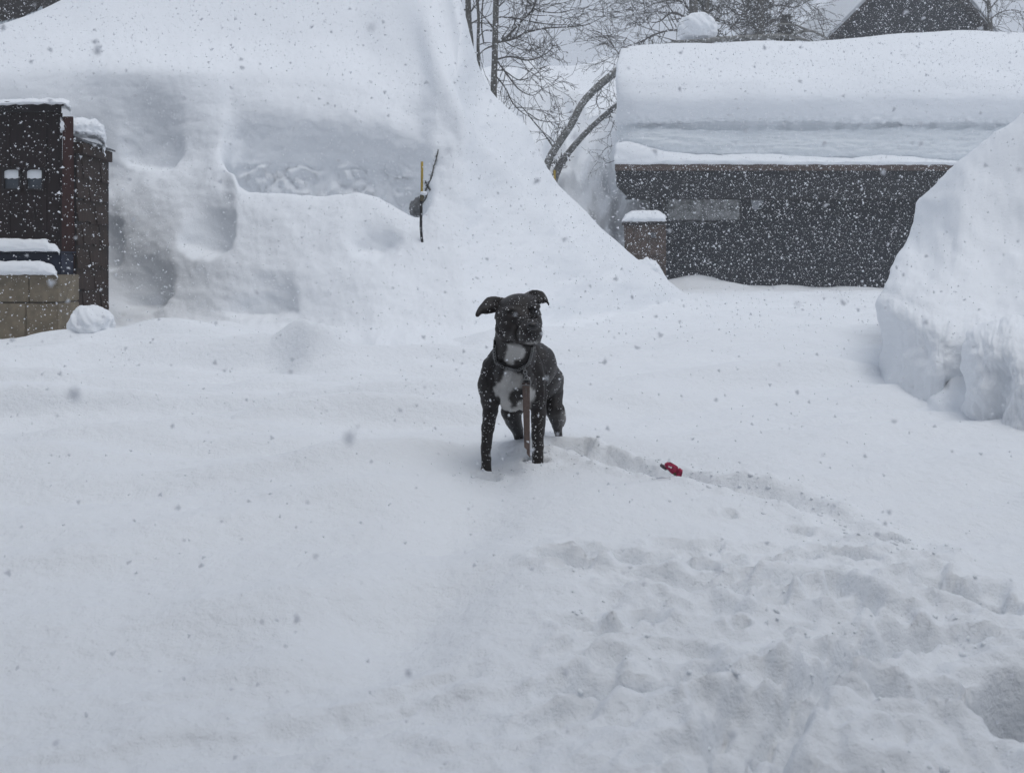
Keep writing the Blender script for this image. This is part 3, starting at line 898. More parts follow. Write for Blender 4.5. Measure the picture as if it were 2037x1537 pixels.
# ------------------------------------------------------------------ A-frame house far behind
def a_frame():
    d = 33.0
    b = empty('a_frame_house', P(1829, 300, d), 'dark A-frame house gable standing behind the snow-covered garage', 'house')
    q = lambda px, py, e=0: P(px, py, d + e)
    apex, l, r = q(1829, -96), q(1440, 290), q(2215, 390)
    bm = bmesh.new()
    a = [bm.verts.new(p) for p in (l, r, apex)]
    c = [bm.verts.new(p + Vector((0, 0.2, 0))) for p in (l, r, apex)]
    bm.faces.new(a); bm.faces.new(c[::-1])
    for i in range(3):
        bm.faces.new((a[i], a[(i + 1) % 3], c[(i + 1) % 3], c[i]))
    bmesh.ops.recalc_face_normals(bm, faces=bm.faces[:])
    link('gable_wall', bm_mesh('gable_wall', bm), M['siding'], b)
    back = Vector((0.0, 9, 0))
    fwd = Vector((0, -0.35, 0))
    for (foot, sgn) in ((l, -1), (r, 1)):
        sl = (apex - foot).normalized()
        up = Vector((-sl.z * sgn * -1 if sgn < 0 else sl.z, 0, abs(sl.x)))
        up = Vector((sgn * abs(sl.z), 0, abs(sl.x)))
        t = 0.12
        o1, o2 = foot + fwd, apex + fwd
        hexa('roof', M['trim'], b, [o1 + up * 0.005, o2 + up * 0.005, o2 + back + up * 0.005, o1 + back + up * 0.005,
                                    o1 + up * t, o2 + up * t, o2 + back + up * t, o1 + back + up * t])
        th = 1.05 if sgn < 0 else 0.3
        h = hexa('house_snow', M['snow_far'], None, [o1 + up * (t + .01), o2 + up * (t + .01), o2 + back + up * (t + .01), o1 + back + up * (t + .01),
                                               o1 + up * (t + th), o2 + up * (t + th) , o2 + back + up * (t + th), o1 + back + up * (t + th)], 0.12)
        tag(h, 'thick snow layer on the left slope of the A-frame roof' if sgn < 0 else 'thinner snow layer on the right slope of the A-frame roof', 'roof snow')
a_frame()

# ------------------------------------------------------------------ shed on the left
def left_shed():
    d = 9.0
    q = lambda px, py, e=0: P(px, py, d + e)
    b = empty('shed', q(60, 650), 'dark brown wooden shed with shingled side wall at the left edge', 'shed')
    xl, xr = q(-420, 0).x, q(118, 0).x
    zt, zb = q(0, 211).z, q(0, 690).z
    wz0, wz1 = q(0, 377).z, q(0, 337).z
    wins = [(q(9, 0).x, q(41, 0).x), (q(54, 0).x, q(87, 0).x)]
    # vertical planks, cut round the windows
    n = 22
    wd = (xr - xl) / n
    for i in range(n):
        xa, xb = xl + i * wd + 0.002, xl + (i + 1) * wd - 0.002
        hit = [w_ for w_ in wins if xb > w_[0] - 0.01 and xa < w_[1] + 0.01]
        jit = 0.004 * ((i * 7) % 3)
        if hit:
            w0, w1 = hit[0]
            box('plank', M['shed'], b, xa, xb, d - jit, d + 0.04, zb, wz0 - 0.002)
            box('plank', M['shed'], b, xa, xb, d - jit, d + 0.04, wz1 + 0.002, zt)
            if xa < w0 - 0.01:
                box('plank', M['shed'], b, xa, w0 - 0.001, d - jit, d + 0.04, wz0, wz1)
            if xb > w1 + 0.01:
                nx = [w_ for w_ in wins if w_[0] > w1 and w_[0] < xb]
                box('plank', M['shed'], b, w1 + 0.001, (nx[0][0] - 0.001) if nx else xb, d - jit, d + 0.04, wz0, wz1)
        else:
            box('plank', M['shed'], b, xa, xb, d - jit, d + 0.04, zb, zt)
    box('head_board', M['trim'], b, xl, q(124, 0).x, d - 0.05, d - 0.012, q(0, 224).z, q(0, 208).z, 0.004)
    for w0, w1 in wins:
        wn = empty('window', ((w0 + w1) / 2, d, wz0))
        wn.parent = b; wn.matrix_parent_inverse = Matrix.Translation(b.location).inverted()
        bm = bmesh.new()
        for (a, b_, c, d_) in ((w0 - 0.012, w1 + 0.012, wz0 - 0.012, wz0 + 0.006), (w0 - 0.012, w1 + 0.012, wz1 - 0.006, wz1 + 0.012), (w0 - 0.012, w0 + 0.006, wz0 + 0.006, wz1 - 0.006), (w1 - 0.006, w1 + 0.012, wz0 + 0.006, wz1 - 0.006)):
            r = bmesh.ops.create_cube(bm, size=1)
            for v in r['verts']:
                v.co = Vector((a + (v.co.x + .5) * (b_ - a), d - 0.03 + (v.co.y + .5) * 0.02, c + (v.co.z + .5) * (d_ - c)))
        link('frame', bm_mesh('frame', bm), M['trim'], wn)
        box('pane', M['pane_grey'], wn, w0, w1, d + 0.015, d + 0.02, wz0, wz1)
        # white slab standing for snow seen in the arched upper half of the opening
        bm = bmesh.new()
        k = 9
        zc = wz0 + (wz1 - wz0) * 0.55
        bot = [(w0 + 0.002 + (w1 - w0 - 0.004) * j / (k - 1), zc + 0.006 * math.sin(j * 2.1)) for j in range(k)]
        top = [(x, wz1 - 0.004 - 0.022 * abs(2 * j / (k - 1) - 1) ** 3) for j, (x, _) in enumerate(bot)]
        fv = [[bm.verts.new((x, d - 0.012 + yy, z)) for (x, z) in row_] for row_ in (bot, top) for yy in (0, 0.02)]
        for a_, b2 in ((0, 2), (3, 1), (2, 3), (1, 0)):
            for j in range(k - 1):
                bm.faces.new((fv[a_][j], fv[a_][j + 1], fv[b2][j + 1], fv[b2][j]))
        bmesh.ops.recalc_face_normals(bm, faces=bm.faces[:])
        link('window_snow', bm_mesh('window_snow', bm), M['snow_bank'], wn)
    hexa('corner_post', M['post'], b, [q(121, 655, -0.08), q(150, 655, -0.08), q(150, 655, 0.1), q(121, 655, 0.1),
                                       q(125, 232, -0.08), q(146, 232, -0.08), q(146, 232, 0.1), q(125, 232, 0.1)], 0.006)
    hexa('inner_board', M['shed'], b, [q(118.5, 655, -0.03), q(120.8, 655, -0.03), q(120.8, 655, 0.08), q(118.5, 655, 0.08),
                                       q(118.5, 225, -0.03), q(124.5, 225, -0.03), q(124.5, 225, 0.08), q(118.5, 225, 0.08)])
    box('roof_board', M['trim'], b, xl, q(124, 0).x, d - 0.1, d + 0.03, zt + 0.003, zt + 0.03)
    # side wall, receding
    A0, A1 = q(148, 0), P(208, 0, d + 0.78)
    ax, ay, bx, by = A0.x, d - 0.02, A1.x, d + 0.78
    zt2, zb2 = q(0, 292).z, q(0, 690).z
    hexa('side_wall', M['trim'], b, [(ax + .02, ay + .02, zb2), (bx, by, zb2), (bx - 0.1, by, zb2), (ax - 0.1, ay + .02, zb2),
                                     (ax + .02, ay + .02, zt2), (bx, by, zt2), (bx - 0.1, by, zt2), (ax - 0.1, ay + .02, zt2)])
    hexa('rear_wall', M['trim'], b, [(xl, by + 1.5, zb2), (bx, by + 0.02, zb2), (bx, by + .1, zb2), (xl, by + 1.6, zb2),
                                     (xl, by + 1.5, zt2), (bx, by + 0.02, zt2), (bx, by + .1, zt2), (xl, by + 1.6, zt2)])
    dirv = Vector((bx - ax, by - ay, 0)); L = dirv.length; dirv.normalize()
    nrm = Vector((dirv.y, -dirv.x, 0))
    course = 0.248
    rows = 9
    for r in range(rows):
        z1 = zt2 - 0.06 - r * course
        z0 = z1 - course - 0.02
        s = 0.02
        k = 0
        while s < L - 0.01:
            wd = 0.13 + 0.05 * (((r * 5 + k * 3) % 7) / 7)
            e = min(s + wd, L + 0.012)
            if L - e < 0.05:
                e = L + 0.012
            out = 0.034 + 0.008 * ((r + k * 2) % 3)
            base = Vector((ax, ay, 0))
            zj = 0.008 * ((r * 3 + k * 5) % 4)
            pts = []
            for z, o_ in ((z0 + zj, out), (z1, 0.016)):
                pts += [base + dirv * (s + .002) + nrm * o_ + Vector((0, 0, z)), base + dirv * (e - .002) + nrm * o_ + Vector((0, 0, z)),
                        base + dirv * (e - .002) + nrm * (o_ - 0.013) + Vector((0, 0, z)), base + dirv * (s + .002) + nrm * (o_ - 0.013) + Vector((0, 0, z))]
            hexa('shingle', M['shingle'] if r < 7 else M['shingle_dark'], b, pts)
            s = e
            k += 1
    hexa('eave_fascia', M['shingle'], b, [(ax - .02, ay, zt2 - .07), (ax + .10, ay, zt2 - .07), (bx + .07, by + .05, zt2 - .07), (bx - .05, by + .05, zt2 - .07),
                                          (ax - .02, ay, zt2 + .05), (ax + .10, ay, zt2 + .05), (bx + .07, by + .05, zt2 + .05), (bx - .05, by + .05, zt2 + .05)], 0.004)
    hexa('roof_panel', M['roofing'], b, [(ax - .12, ay, zt2 + .14), (ax + .11, ay - .02, zt2 + .055), (bx + .09, by + .08, zt2 + .055), (bx - .3, by + .05, zt2 + .14),
                                         (ax - .12, ay, zt2 + .16), (ax + .11, ay - .02, zt2 + .075), (bx + .09, by + .08, zt2 + .075), (bx - .3, by + .05, zt2 + .16)])
    # snow on the upper roof
    net = []
    for py, e, in ((209.5, 0.2), (207, -0.12), (203, -0.14), (198, -0.02), (196, 0.3), (197, 0.9), (205, 1.9), (215, 2.2)):
        r_ = []
        for i, (px, t) in enumerate(((-500, 0), (-200, 0), (-40, 0.05), (40, 0.1), (100, 0.0), (122, 0.1), (131, 0.4), (138, 1.1), (141, 2.6), (141, 4.6))):
            r_.append((px, py + 6 * t + (4 if px < 40 else 0), d + e + (0.05 if t > 1 else 0)))
        net.append(r_)
    o, G = loft('shed_snow', net, 6, 8, lambda G, N, px, py: N * (0.012 * fbm(px / 12, py / 10, 3, 401))[..., None], M['snow_bank'])
    tag(o, 'thin strip of snow along the top edge of the left shed front', 'roof snow')
    # pillow of snow over the side eave with small icicles
    net = []
    for py, e, sh in ((268, 0.0, .4), (262, -0.06, 0.2), (248, -0.06, 0.05), (238, 0.0, 0), (236, 0.3, 0), (240, 0.62, 0.0), (250, 0.85, 0.1), (275, 0.9, 0.3)):
        r_ = []
        for px, t in ((120, -4), (138, -3), (152, -1), (170, 0), (188, 2), (200, 8), (208, 20), (211, 36), (207, 46)):
            r_.append((px, py + t, d + 0.1 + e + (px - 148) / 62 * 0.35))
        net.append(r_)
    def pd(G, N, px, py):
        dd_ = 0.02 * fbm(px / 12, py / 12, 3, 411) + 0.02 * sstep(262, 285, py) * noise2(px / 4, py / 30, 412)
        return N * dd_[..., None]
    o, G = loft('shed_snow', net, 7, 8, pd, M['snow_bank'])
    tag(o, 'puffy snow pillow with ragged icy fringe over the shed side eave', 'roof snow')
    tb = Tubes(5)
    for i, px in enumerate((168, 174, 179, 186, 190, 195, 199, 204)):
        p = P(px, 279 + (px - 168) * 0.25, d + 0.2 + (px - 148) / 62 * 0.35)
        ln = 0.05 + 0.04 * ((i * 5) % 4) / 3
        tb.add([p, p + Vector((0.002, 0, -ln * 0.6)), p + Vector((0.003, 0, -ln))], [0.012, 0.007, 0.001])
    o = link('icicle_fringe', tb.mesh('icicle_fringe'), M['icicle'])
    tag(o, 'row of short icicles under the snow pillow on the shed side eave', 'icicles')
M['pane_grey'] = plain('grey_pane', (0.10, 0.115, 0.135), rough=0.15, spec=0.6, var=0.15)
M['shingle_dark'] = plain('dark_shingle', (0.012, 0.012, 0.014), var=0.5, scale=(40, 40, 5))  # darker colour for the lowest shingle courses
left_shed()

# things along the shed front
def shed_front():
    d = 8.45
    q = lambda px, py, e=0: P(px, py, d + e)
    # block wall
    b = empty('block_planter', q(50, 655), 'low wall of big tan concrete blocks in front of the shed', 'block wall')
    x1 = q(115, 0).x
    zb = q(0, 705).z
    z_mid = q(0, 602).z
    z_top = q(0, 547).z
    box('core', M['mortar'], b, q(-420, 0).x, x1 - 0.012, d + 0.03, d + 0.4, zb, z_top - 0.01)
    for r, (za, zc, off) in enumerate(((zb, z_mid - 0.006, 0.0), (z_mid + 0.006, z_top, 0.0))):
        xb = x1
        k = 0
        wdt = [0.30, 0.34, 0.34, 0.34, 0.34, 0.34, 0.34, 0.34]
        for wv in wdt:
            xa = xb - wv
            if r == 0 and k == 0:
                xa = xb - 0.33
            box('block', M['block'], b, xa + 0.006, xb, d + 0.004 * ((k + r) % 3), d + 0.42, za, zc, 0.008)
            xb = xa
            k += 1
    def ledge(name, mat, rows, xs, label, cat, amp=0.008, e0=0):
        net = [[(px, py + t * s, d + e + e0) for px, t in xs] for py, e, s in rows]
        o, G = loft(name, net, 6, 8, lambda G, N, px, py: N * (amp * fbm(px / 14, py / 9, 3, 431))[..., None], mat)
        tag(o, label, cat)
    ledge('block_snow', M['snow_bank'], ((547, 0.05, 0.1), (547, -0.03, 0.1), (540, -0.045, .5), (528, -0.02, 1), (521, 0.05, 1), (519, 0.2, 1), (520, 0.4, 1), (545, 0.5, 0.1)),
          ((-500, 0), (-200, 0), (0, 0), (60, 0), (84, 1), (100, 6), (109, 13), (114, 24), (115, 30)),
          'rounded layer of snow on top of the tan block wall', 'snow layer')
    # navy cover behind, with its own snow
    t = empty('covered_bench', q(50, 530, 0.25), 'navy blue covered bench top between two snow layers at the shed', 'bench')
    box('cover', M['tarp'], t, q(-500, 0, .22).x, q(121, 0, .22).x, d + 0.22, d + 0.5, q(0, 548, .22).z, q(0, 503.5, .22).z, 0.012)
    box('top_board', M['tarp'], t, q(-500, 0, .2).x, q(122, 0, .2).x, d + 0.17, d + 0.5, q(0, 503, .2).z, q(0, 500, .2).z, 0.004)
    ledge('bench_snow', M['snow_bank'], ((500, 0.2, 0), (500, 0.16, 0), (494, 0.15, .4), (483, 0.17, 1), (476, 0.22, 1), (474, 0.34, 1), (478, 0.5, 1), (498, 0.55, 0)),
          ((-500, 0), (-200, 0), (0, 0), (60, 1), (92, 2), (99, 9), (110, 12), (117, 20), (119, 25)),
          'grey shaded snow layer on the navy covered bench', 'snow layer')
shed_front()
c = P(182, 643, 8.25)
lump('snow_lump', c, 0.205, 0.20, 0.175, 'knobbly snow lump fallen at the foot of the shed corner', 'snow lump', amp=0.13, sc=2.4, seed=52)
c = P(150, 668, 8.35)
lump('snow_lump', (c.x - 0.0, c.y, 0.03), 0.32, 0.3, 0.07, 'low flat spill of snow under the shed corner post', 'snow lump', amp=0.2, seed=53, subdiv=4)

# ------------------------------------------------------------------ building eave at top left, with icicles
def top_left():
    d = 17.5
    q = lambda px, py, e=0: P(px, py, d + e)
    b = empty('neighbour_house', q(0, 80), 'dark house corner with icicle-hung edge above the left mound', 'house')
    bm = bmesh.new()
    prof = [(-600, 80), (-200, 60), (0, 42), (45, 33), (60, 24), (70, 21), (80, 10), (80, -160), (-600, -160)]
    n = len(prof)
    a = [bm.verts.new(q(x, y)) for x, y in prof]
    c = [bm.verts.new(q(x, y) + Vector((0, 1.2, 0))) for x, y in prof]
    bm.faces.new(a); bm.faces.new(c[::-1])
    for i in range(n):
        bm.faces.new((a[i], a[(i + 1) % n], c[(i + 1) % n], c[i]))
    bmesh.ops.recalc_face_normals(bm, faces=bm.faces[:])
    link('eave_wall', bm_mesh('eave_wall', bm), M['trim_dark'], b)
    box('corner_board', M['trim_dark'], b, q(80.5, 0).x, q(84, 0).x, d - 0.02, d + 0.3, q(0, 12).z, q(0, -160).z)
    i = 0
    px = -20.0
    t = empty('icicle_curtain', q(30, 60), 'curtain of grey icicles hanging under the dark house edge, top left', 'icicles')
    while px < 84:
        ln = random.uniform(0.12, 0.34)
        wdt = random.uniform(4.5, 8.5)
        yy = np.interp(px, [-20, 0, 45, 70, 84], [44, 41, 32, 20, 8])
        tb = Tubes(6)
        p = q(px, yy - 2, 0.06)
        r = wdt / F * d / 2 * 1.15
        tb.add([p, p + Vector((0, 0, -ln * 0.5)), p + Vector((0.0, 0, -ln)), p + Vector((0, 0, -ln - .12))], [r, r * 0.95, r * 0.75, 0.004])
        link('icicle', tb.mesh('icicle'), M['icicle'], t)
        px += wdt
M['trim_dark'] = plain('dark_wood', (0.022, 0.018, 0.017), var=0.5, scale=(5, 5, 12))
top_left()

# unseen house added behind the camera to block sky and shade the near snow
def house_behind():
    b = empty('added_shade_house', (-5, -3, 0), 'tall grey wooden house added unseen behind the camera to shade the near snow', 'house')
    n = 26
    for i in range(n):
        za, zb = -0.2 + 7.2 * i / n, -0.2 + 7.2 * (i + 1) / n
        box('siding_board', M['grey_paint'], b, -19, 3.5, -2.65 - 0.02 * (i % 2), -2.5, za, zb - 0.004)
    box('wall_core', M['grey_paint'], b, -19, 3.5, -9, -2.66, -0.2, 7.0)
    hexa('roof', M['roofing'], b, [(-18, -9.6, 6.9), (4.5, -9.6, 6.9), (4.5, -1.6, 7.05), (-18, -1.6, 7.05),
                                   (-18, -9.6, 7.5), (4.5, -9.6, 7.5), (4.5, -1.6, 7.2), (-18, -1.6, 7.2)])
house_behind()

# distant hills
def hills():
    X = np.linspace(-200, 200, 200)
    Y = np.linspace(45, 200, 90)
    XX, YY = np.meshgrid(X, Y)
    Z = 34 * sstep(48, 150, YY) * (1 + 0.25 * fbm(XX / 60, YY / 60, 3, 501)) + 1.5 * fbm(XX / 14, YY / 14, 4, 505) * sstep(48, 60, YY) - 0.5
    G = np.stack([XX, YY, Z], 2).reshape(-1, 3)
    o = link('hill', np_mesh('hill', G, grid_faces(90, 200)), M['snow_far'])
    tag(o, kind='structure')
hills()
# snow-covered drift and hollow between the mound and the garage
def middle_drift():
    net = [
        [(950, 610, 24), (1100, 600, 23.5), (1180, 600, 23), (1260, 600, 23.5), (1420, 600, 25)],
        [(950, 460, 25), (1100, 440, 24.6), (1170, 470, 24), (1240, 440, 24.5), (1420, 420, 26)],
        [(950, 340, 27), (1090, 300, 27), (1160, 300, 27.5), (1230, 280, 28), (1420, 280, 28)],
        [(950, 250, 30), (1090, 240, 30), (1150, 225, 30), (1230, 215, 31), (1420, 220, 31)],
        [(950, 150, 36), (1030, 130, 36), (1100, 160, 36), (1230, 225, 36), (1420, 240, 36)],
        [(950, 500, 42), (1090, 500, 42), (1150, 500, 42), (1230, 500, 42), (1420, 500, 42)],
    ]
    o, G = loft('snow_drift', net, 14, 20, lambda G, N, px, py: N * (0.5 * fbm(px / 60, py / 60, 3, 511))[..., None], M['snow_far'])
    tag(o, 'pale hazy snow drift in the gap between the mound and the garage', 'snow drift')
middle_drift()

# ------------------------------------------------------------------ trees
def grow(tb, p, dirv, length, rad, depth, rnd, droop=0.0, up=0.0, spread=0.7, minr=0.004, planar=0.6):
    n = max(3, int(length / 0.22))
    pts, rads = [p.copy()], [rad]
    d = dirv.normalized()
    seg = length / n
    kids = []
    for i in range(n):
        d = (d + Vector((rnd.gauss(0, .13), rnd.gauss(0, .10), rnd.gauss(0, .13) - droop + up))).normalized()
        p = p + d * seg
        t = (i + 1) / n
        pts.append(p.copy())
        rads.append(max(rad * (1 - 0.75 * t), minr))
        if depth > 0 and i > 0:
            for _ in range(rnd.choice((1, 1, 2))):
                kids.append((p.copy(), d.copy(), t, rads[-1]))
    tb.add(pts, rads)
    for (q_, dd, t, r) in kids:
        ax = Vector((rnd.uniform(-.3, .3), 1, rnd.uniform(-.3, .3))) if rnd.random() < planar else Vector((rnd.gauss(0, 1), rnd.gauss(0, 1), rnd.gauss(0, 1)))
        an = rnd.choice((-1, 1)) * rnd.uniform(0.45, 1.0) * spread * 1.2
        nd = Matrix.Rotation(an, 3, ax.normalized()) @ dd
        grow(tb, q_, nd, length * rnd.uniform(0.28, 0.55) * (1.15 - 0.5 * t), max(r * 0.55, minr), depth - 1, rnd, droop, up, spread, minr, planar)

def path(tb, pts, d, rads):
    """pts: pixel polyline at distance d, softened"""
    C = np.array([tuple(P(px, py, d + (e[0] if e else 0))) for px, py, *e in pts])
    G = pchip(C, 5)
    r = pchip(np.array(rads, float)[:, None] if len(rads) == len(pts) else np.linspace(rads[0], rads[-1], len(pts))[:, None], 5)[:, 0]
    tb.add([Vector(g) for g in G], list(r))
    return [Vector(g) for g in G], r

def tree(name, label, d, trunks, limbs, twig_depth=2, seed=1, dens=1.0, group=None, barkm='bark', loc=None, minr=0.0045, tl=(0.7, 1.5), sides=(8, 4)):
    rnd = random.Random(seed)
    base = loc or P(trunks[0][0][0][0], 480, d)
    t = empty(name, base, label, 'tree', group)
    tt = Tubes(sides[0])
    cr = Tubes(sides[1])
    for pts, rads in trunks:
        path(tt, pts, d, rads)
    for pts, rads in limbs:
        G, r = path(cr, pts, d, rads)
        for i in range(2, len(G)):
            if rnd.random() < 0.75 * dens:
                tang = (G[i] - G[i - 1]).normalized()
                an = rnd.choice((-1, 1)) * rnd.uniform(0.5, 1.1)
                nd = Matrix.Rotation(an, 3, Vector((rnd.uniform(-.4, .4), 1, rnd.uniform(-.4, .4))).normalized()) @ tang
                grow(cr, G[i], nd, rnd.uniform(*tl), max(r[i] * 0.5, minr * 1.5), twig_depth - 1, rnd, minr=minr)
    link('trunk', tt.mesh('trunk'), M[barkm], t)
    link('crown', cr.mesh('crown'), M['twig'], t)
    return t

D1 = 18.5
tree('bare_tree', 'tall bare grey tree with wide drooping limbs just behind the mound', D1,
     [([(983, 420), (982, 200), (984, 120), (986, 40), (988, -60), (992, -160)], (.085, .075, .072, .07, .062, .055))],
     [([(985, 88), (1010, 72), (1035, 45), (1060, 18), (1072, -15)], (.035, .03, .025, .02, .012)),
      ([(990, 84), (1020, 78), (1050, 64), (1090, 56), (1130, 54), (1165, 50), (1200, 34)], (.03, .026, .022, .018, .014, .011, .006)),
      ([(987, 34), (1020, 36), (1060, 44), (1110, 50), (1150, 48)], (.018, .016, .014, .01, .006)),
      ([(990, 118), (1015, 113), (1050, 120), (1085, 108), (1110, 80)], (.022, .02, .017, .012, .006)),
      ([(988, 120), (1010, 150), (1035, 180), (1060, 190), (1090, 165)], (.02, .018, .014, .01, .006)),
      ([(992, -30), (1030, -20), (1070, 22), (1110, 26), (1150, 16)], (.02, .018, .015, .01, .006)),
      ([(985, 150), (1005, 175), (1020, 205), (1040, 225), (1070, 240)], (.018, .016, .014, .01, .006)),
      ([(984, 90), (962, 100), (950, 115)], (.02, .014, .008)),
      ([(984, 60), (960, 30), (940, 10)], (.02, .014, .008)),
      ([(985, 140), (1000, 140), (1035, 160), (1070, 145), (1098, 138)], (.016, .014, .011, .008, .005)),
      ([(985, 20), (1010, -5), (1030, -40)], (.02, .014, .008))],
     twig_depth=3, seed=3, dens=0.62, minr=0.0046, tl=(0.5, 1.2))
tree('bare_tree', 'bare tree with twin upright stems, leftmost behind the mound ridge', D1 + 0.8,
     [([(934, 420), (936, 100), (933, 50), (931, 0), (929, -120)], (.085, .08, .075, .07, .06)),
      ([(958, 420), (953, 150), (951, 90), (952, 40), (948, -20), (946, -100)], (.045, .042, .04, .036, .034, .03)),
      ([(962, 85), (958, 50), (960, 10), (964, -40)], (.018, .02, .018, .014))],
     [([(932, 60), (915, 30), (895, 5), (880, -20)], (.02, .016, .012, .008)),
      ([(932, 30), (950, 5), (965, -25)], (.02, .014, .008)),
      ([(933, 50), (950, 40), (975, 30), (1000, 5)], (.018, .014, .01, .006)),
      ([(931, 20), (905, 20), (885, 10)], (.02, .014, .008)),
      ([(930, -20), (900, -10), (870, 0)], (.02, .014, .008)),
      ([(951, 75), (968, 60), (985, 62)], (.014, .01, .006)),
      ([(952, 90), (970, 85), (1000, 92)], (.014, .01, .006))],
     twig_depth=3, seed=5, dens=0.9, minr=0.0042)

# two thick leaning trunks in the gap
def leaning():
    d = 25.0
    t = empty('leaning_tree', P(1110, 345, d), 'two thick snow-dusted trunks leaning right out of the gap', 'tree')
    rnd = random.Random(9)
    tt = Tubes(9)
    path(tt, [(1052, 470), (1092, 318), (1112, 284), (1135, 250), (1157, 208), (1188, 174), (1222, 146), (1242, 132)], d, (.13, .12, .115, .11, .11, .115, .12, .11))
    path(tt, [(1075, 470), (1108, 340), (1128, 308), (1162, 268), (1190, 241), (1222, 214), (1245, 197)], d + 0.4, (.13, .12, .10, .09, .08, .08, .07))
    cr = Tubes(4)
    limbs = [([(1190, 160), (1196, 180), (1186, 200), (1192, 215), (1204, 218)], (.02, .016, .014, .01, .007)),
             ([(1188, 190), (1205, 195), (1213, 210), (1215, 225)], (.012, .01, .008, .006)),
             ([(1215, 215), (1212, 240), (1200, 262)], (.014, .01, .006)),
             ([(1105, 300), (1085, 270), (1060, 240), (1040, 215), (1010, 190)], (.03, .022, .018, .014, .008)),
             ([(1108, 290), (1095, 275), (1080, 262)], (.02, .014, .008)),
             ([(1050, 225), (1075, 240), (1100, 243), (1125, 240)], (.016, .014, .01, .006)),
             ([(1222, 95), (1205, 75), (1185, 62), (1165, 60)], (.02, .016, .012, .006)),
             ([(1232, 108), (1222, 95), (1200, 50)], (.02, .016, .006)),
             ([(1220, 290), (1205, 295), (1195, 310)], (.01, .008, .005)),
             ([(1222, 320), (1205, 325), (1185, 322)], (.01, .008, .005)),
             ([(1222, 240), (1215, 262), (1208, 275)], (.012, .009, .005)),
             ([(1226, 130), (1205, 122), (1188, 118)], (.01, .008, .005))]
    for pts, rads in limbs:
        G, r = path(cr, pts, d - 0.05, rads)
        for i in range(2, len(G), 1):
            if rnd.random() < 0.55:
                tang = (G[i] - G[i - 1]).normalized()
                nd = Matrix.Rotation(rnd.choice((-1, 1)) * rnd.uniform(0.5, 1.2), 3, Vector((rnd.uniform(-.4, .4), 1, rnd.uniform(-.4, .4))).normalized()) @ tang
                grow(cr, G[i], nd, rnd.uniform(0.3, 0.7), max(r[i] * 0.5, 0.006), 1, rnd, minr=0.0042)
    # ragged clumps of bark and twigs low on the trunks
    for (px, py, k) in ((1104, 325, 26), (1118, 320, 22), (1110, 262, 12), (1125, 245, 8), (1215, 235, 8)):
        for _ in range(k):
            p = P(px + rnd.gauss(0, 5), py + rnd.gauss(0, 7), d + rnd.uniform(-.15, .1))
            grow(cr, p, Vector((rnd.gauss(0, 1), rnd.gauss(0, 1), rnd.gauss(0, 1))), rnd.uniform(.12, .3), 0.014, 0, rnd, minr=0.006)
    link('trunk', tt.mesh('trunk'), M['birch'], t)
    link('crown', cr.mesh('crown'), M['twig'], t)
leaning()

D3 = 29.0
tree('bare_tree', 'dense bushy bare tree behind the round snow ball on the garage roof', D3,
     [([(1385, 420), (1384, 120), (1380, 30), (1378, -60), (1376, -140)], (.17, .16, .15, .14, .12)),
      ([(1400, 420), (1402, 110), (1406, 20), (1412, -60)], (.10, .09, .08, .07))],
     [([(1380, 80), (1340, 60), (1300, 70), (1265, 88), (1235, 96)], (.05, .04, .03, .02, .01)),
      ([(1380, 50), (1340, 25), (1305, 45), (1265, 45)], (.05, .035, .02, .01)),
      ([(1382, 30), (1345, 0), (1310, 5), (1275, 20)], (.05, .035, .02, .01)),
      ([(1380, 0), (1350, -30), (1310, -40), (1280, -15)], (.05, .035, .02, .01)),
      ([(1385, 95), (1345, 85), (1300, 92), (1260, 100)], (.04, .03, .02, .01)),
      ([(1402, 30), (1440, 10), (1470, 30), (1500, 20)], (.04, .03, .02, .01)),
      ([(1402, 60), (1430, 40), (1460, 50), (1480, 70)], (.04, .03, .02, .01)),
      ([(1400, 0), (1430, -30), (1470, -20), (1500, 0)], (.04, .03, .02, .01)),
      ([(1384, 60), (1395, 30), (1410, 0), (1430, -20)], (.04, .03, .02, .01)),
      ([(1380, 40), (1365, 10), (1350, -20)], (.04, .03, .02)),
      ([(1395, 75), (1420, 75), (1450, 78), (1480, 82)], (.04, .03, .02, .01))],
     twig_depth=3, seed=12, dens=1.0, minr=0.006, tl=(0.9, 2.0))
tree('bare_tree', 'bare tree with thick limbs reaching right toward the A-frame', D3 + 1.5,
     [([(1512, 420), (1512, 100), (1512, 20), (1508, -60), (1506, -140)], (.15, .14, .13, .12, .10))],
     [([(1512, 60), (1545, 40), (1575, 50), (1605, 70)], (.05, .035, .02, .01)),
      ([(1512, 30), (1545, 10), (1580, 15), (1610, 0)], (.05, .035, .02, .01)),
      ([(1510, 0), (1540, -25), (1570, -20), (1600, -10)], (.05, .035, .02, .01)),
      ([(1512, 70), (1490, 40), (1480, 10), (1470, -20)], (.05, .04, .03, .02)),
      ([(1450, 60), (1470, 38), (1490, 10), (1505, -15)], (.03, .035, .035, .03)),
      ([(1512, 80), (1540, 70), (1570, 62), (1590, 66)], (.04, .03, .02, .01)),
      ([(1512, 90), (1480, 80), (1450, 84)], (.04, .03, .01))],
     twig_depth=3, seed=14, dens=1.0, minr=0.006, tl=(0.8, 1.7))
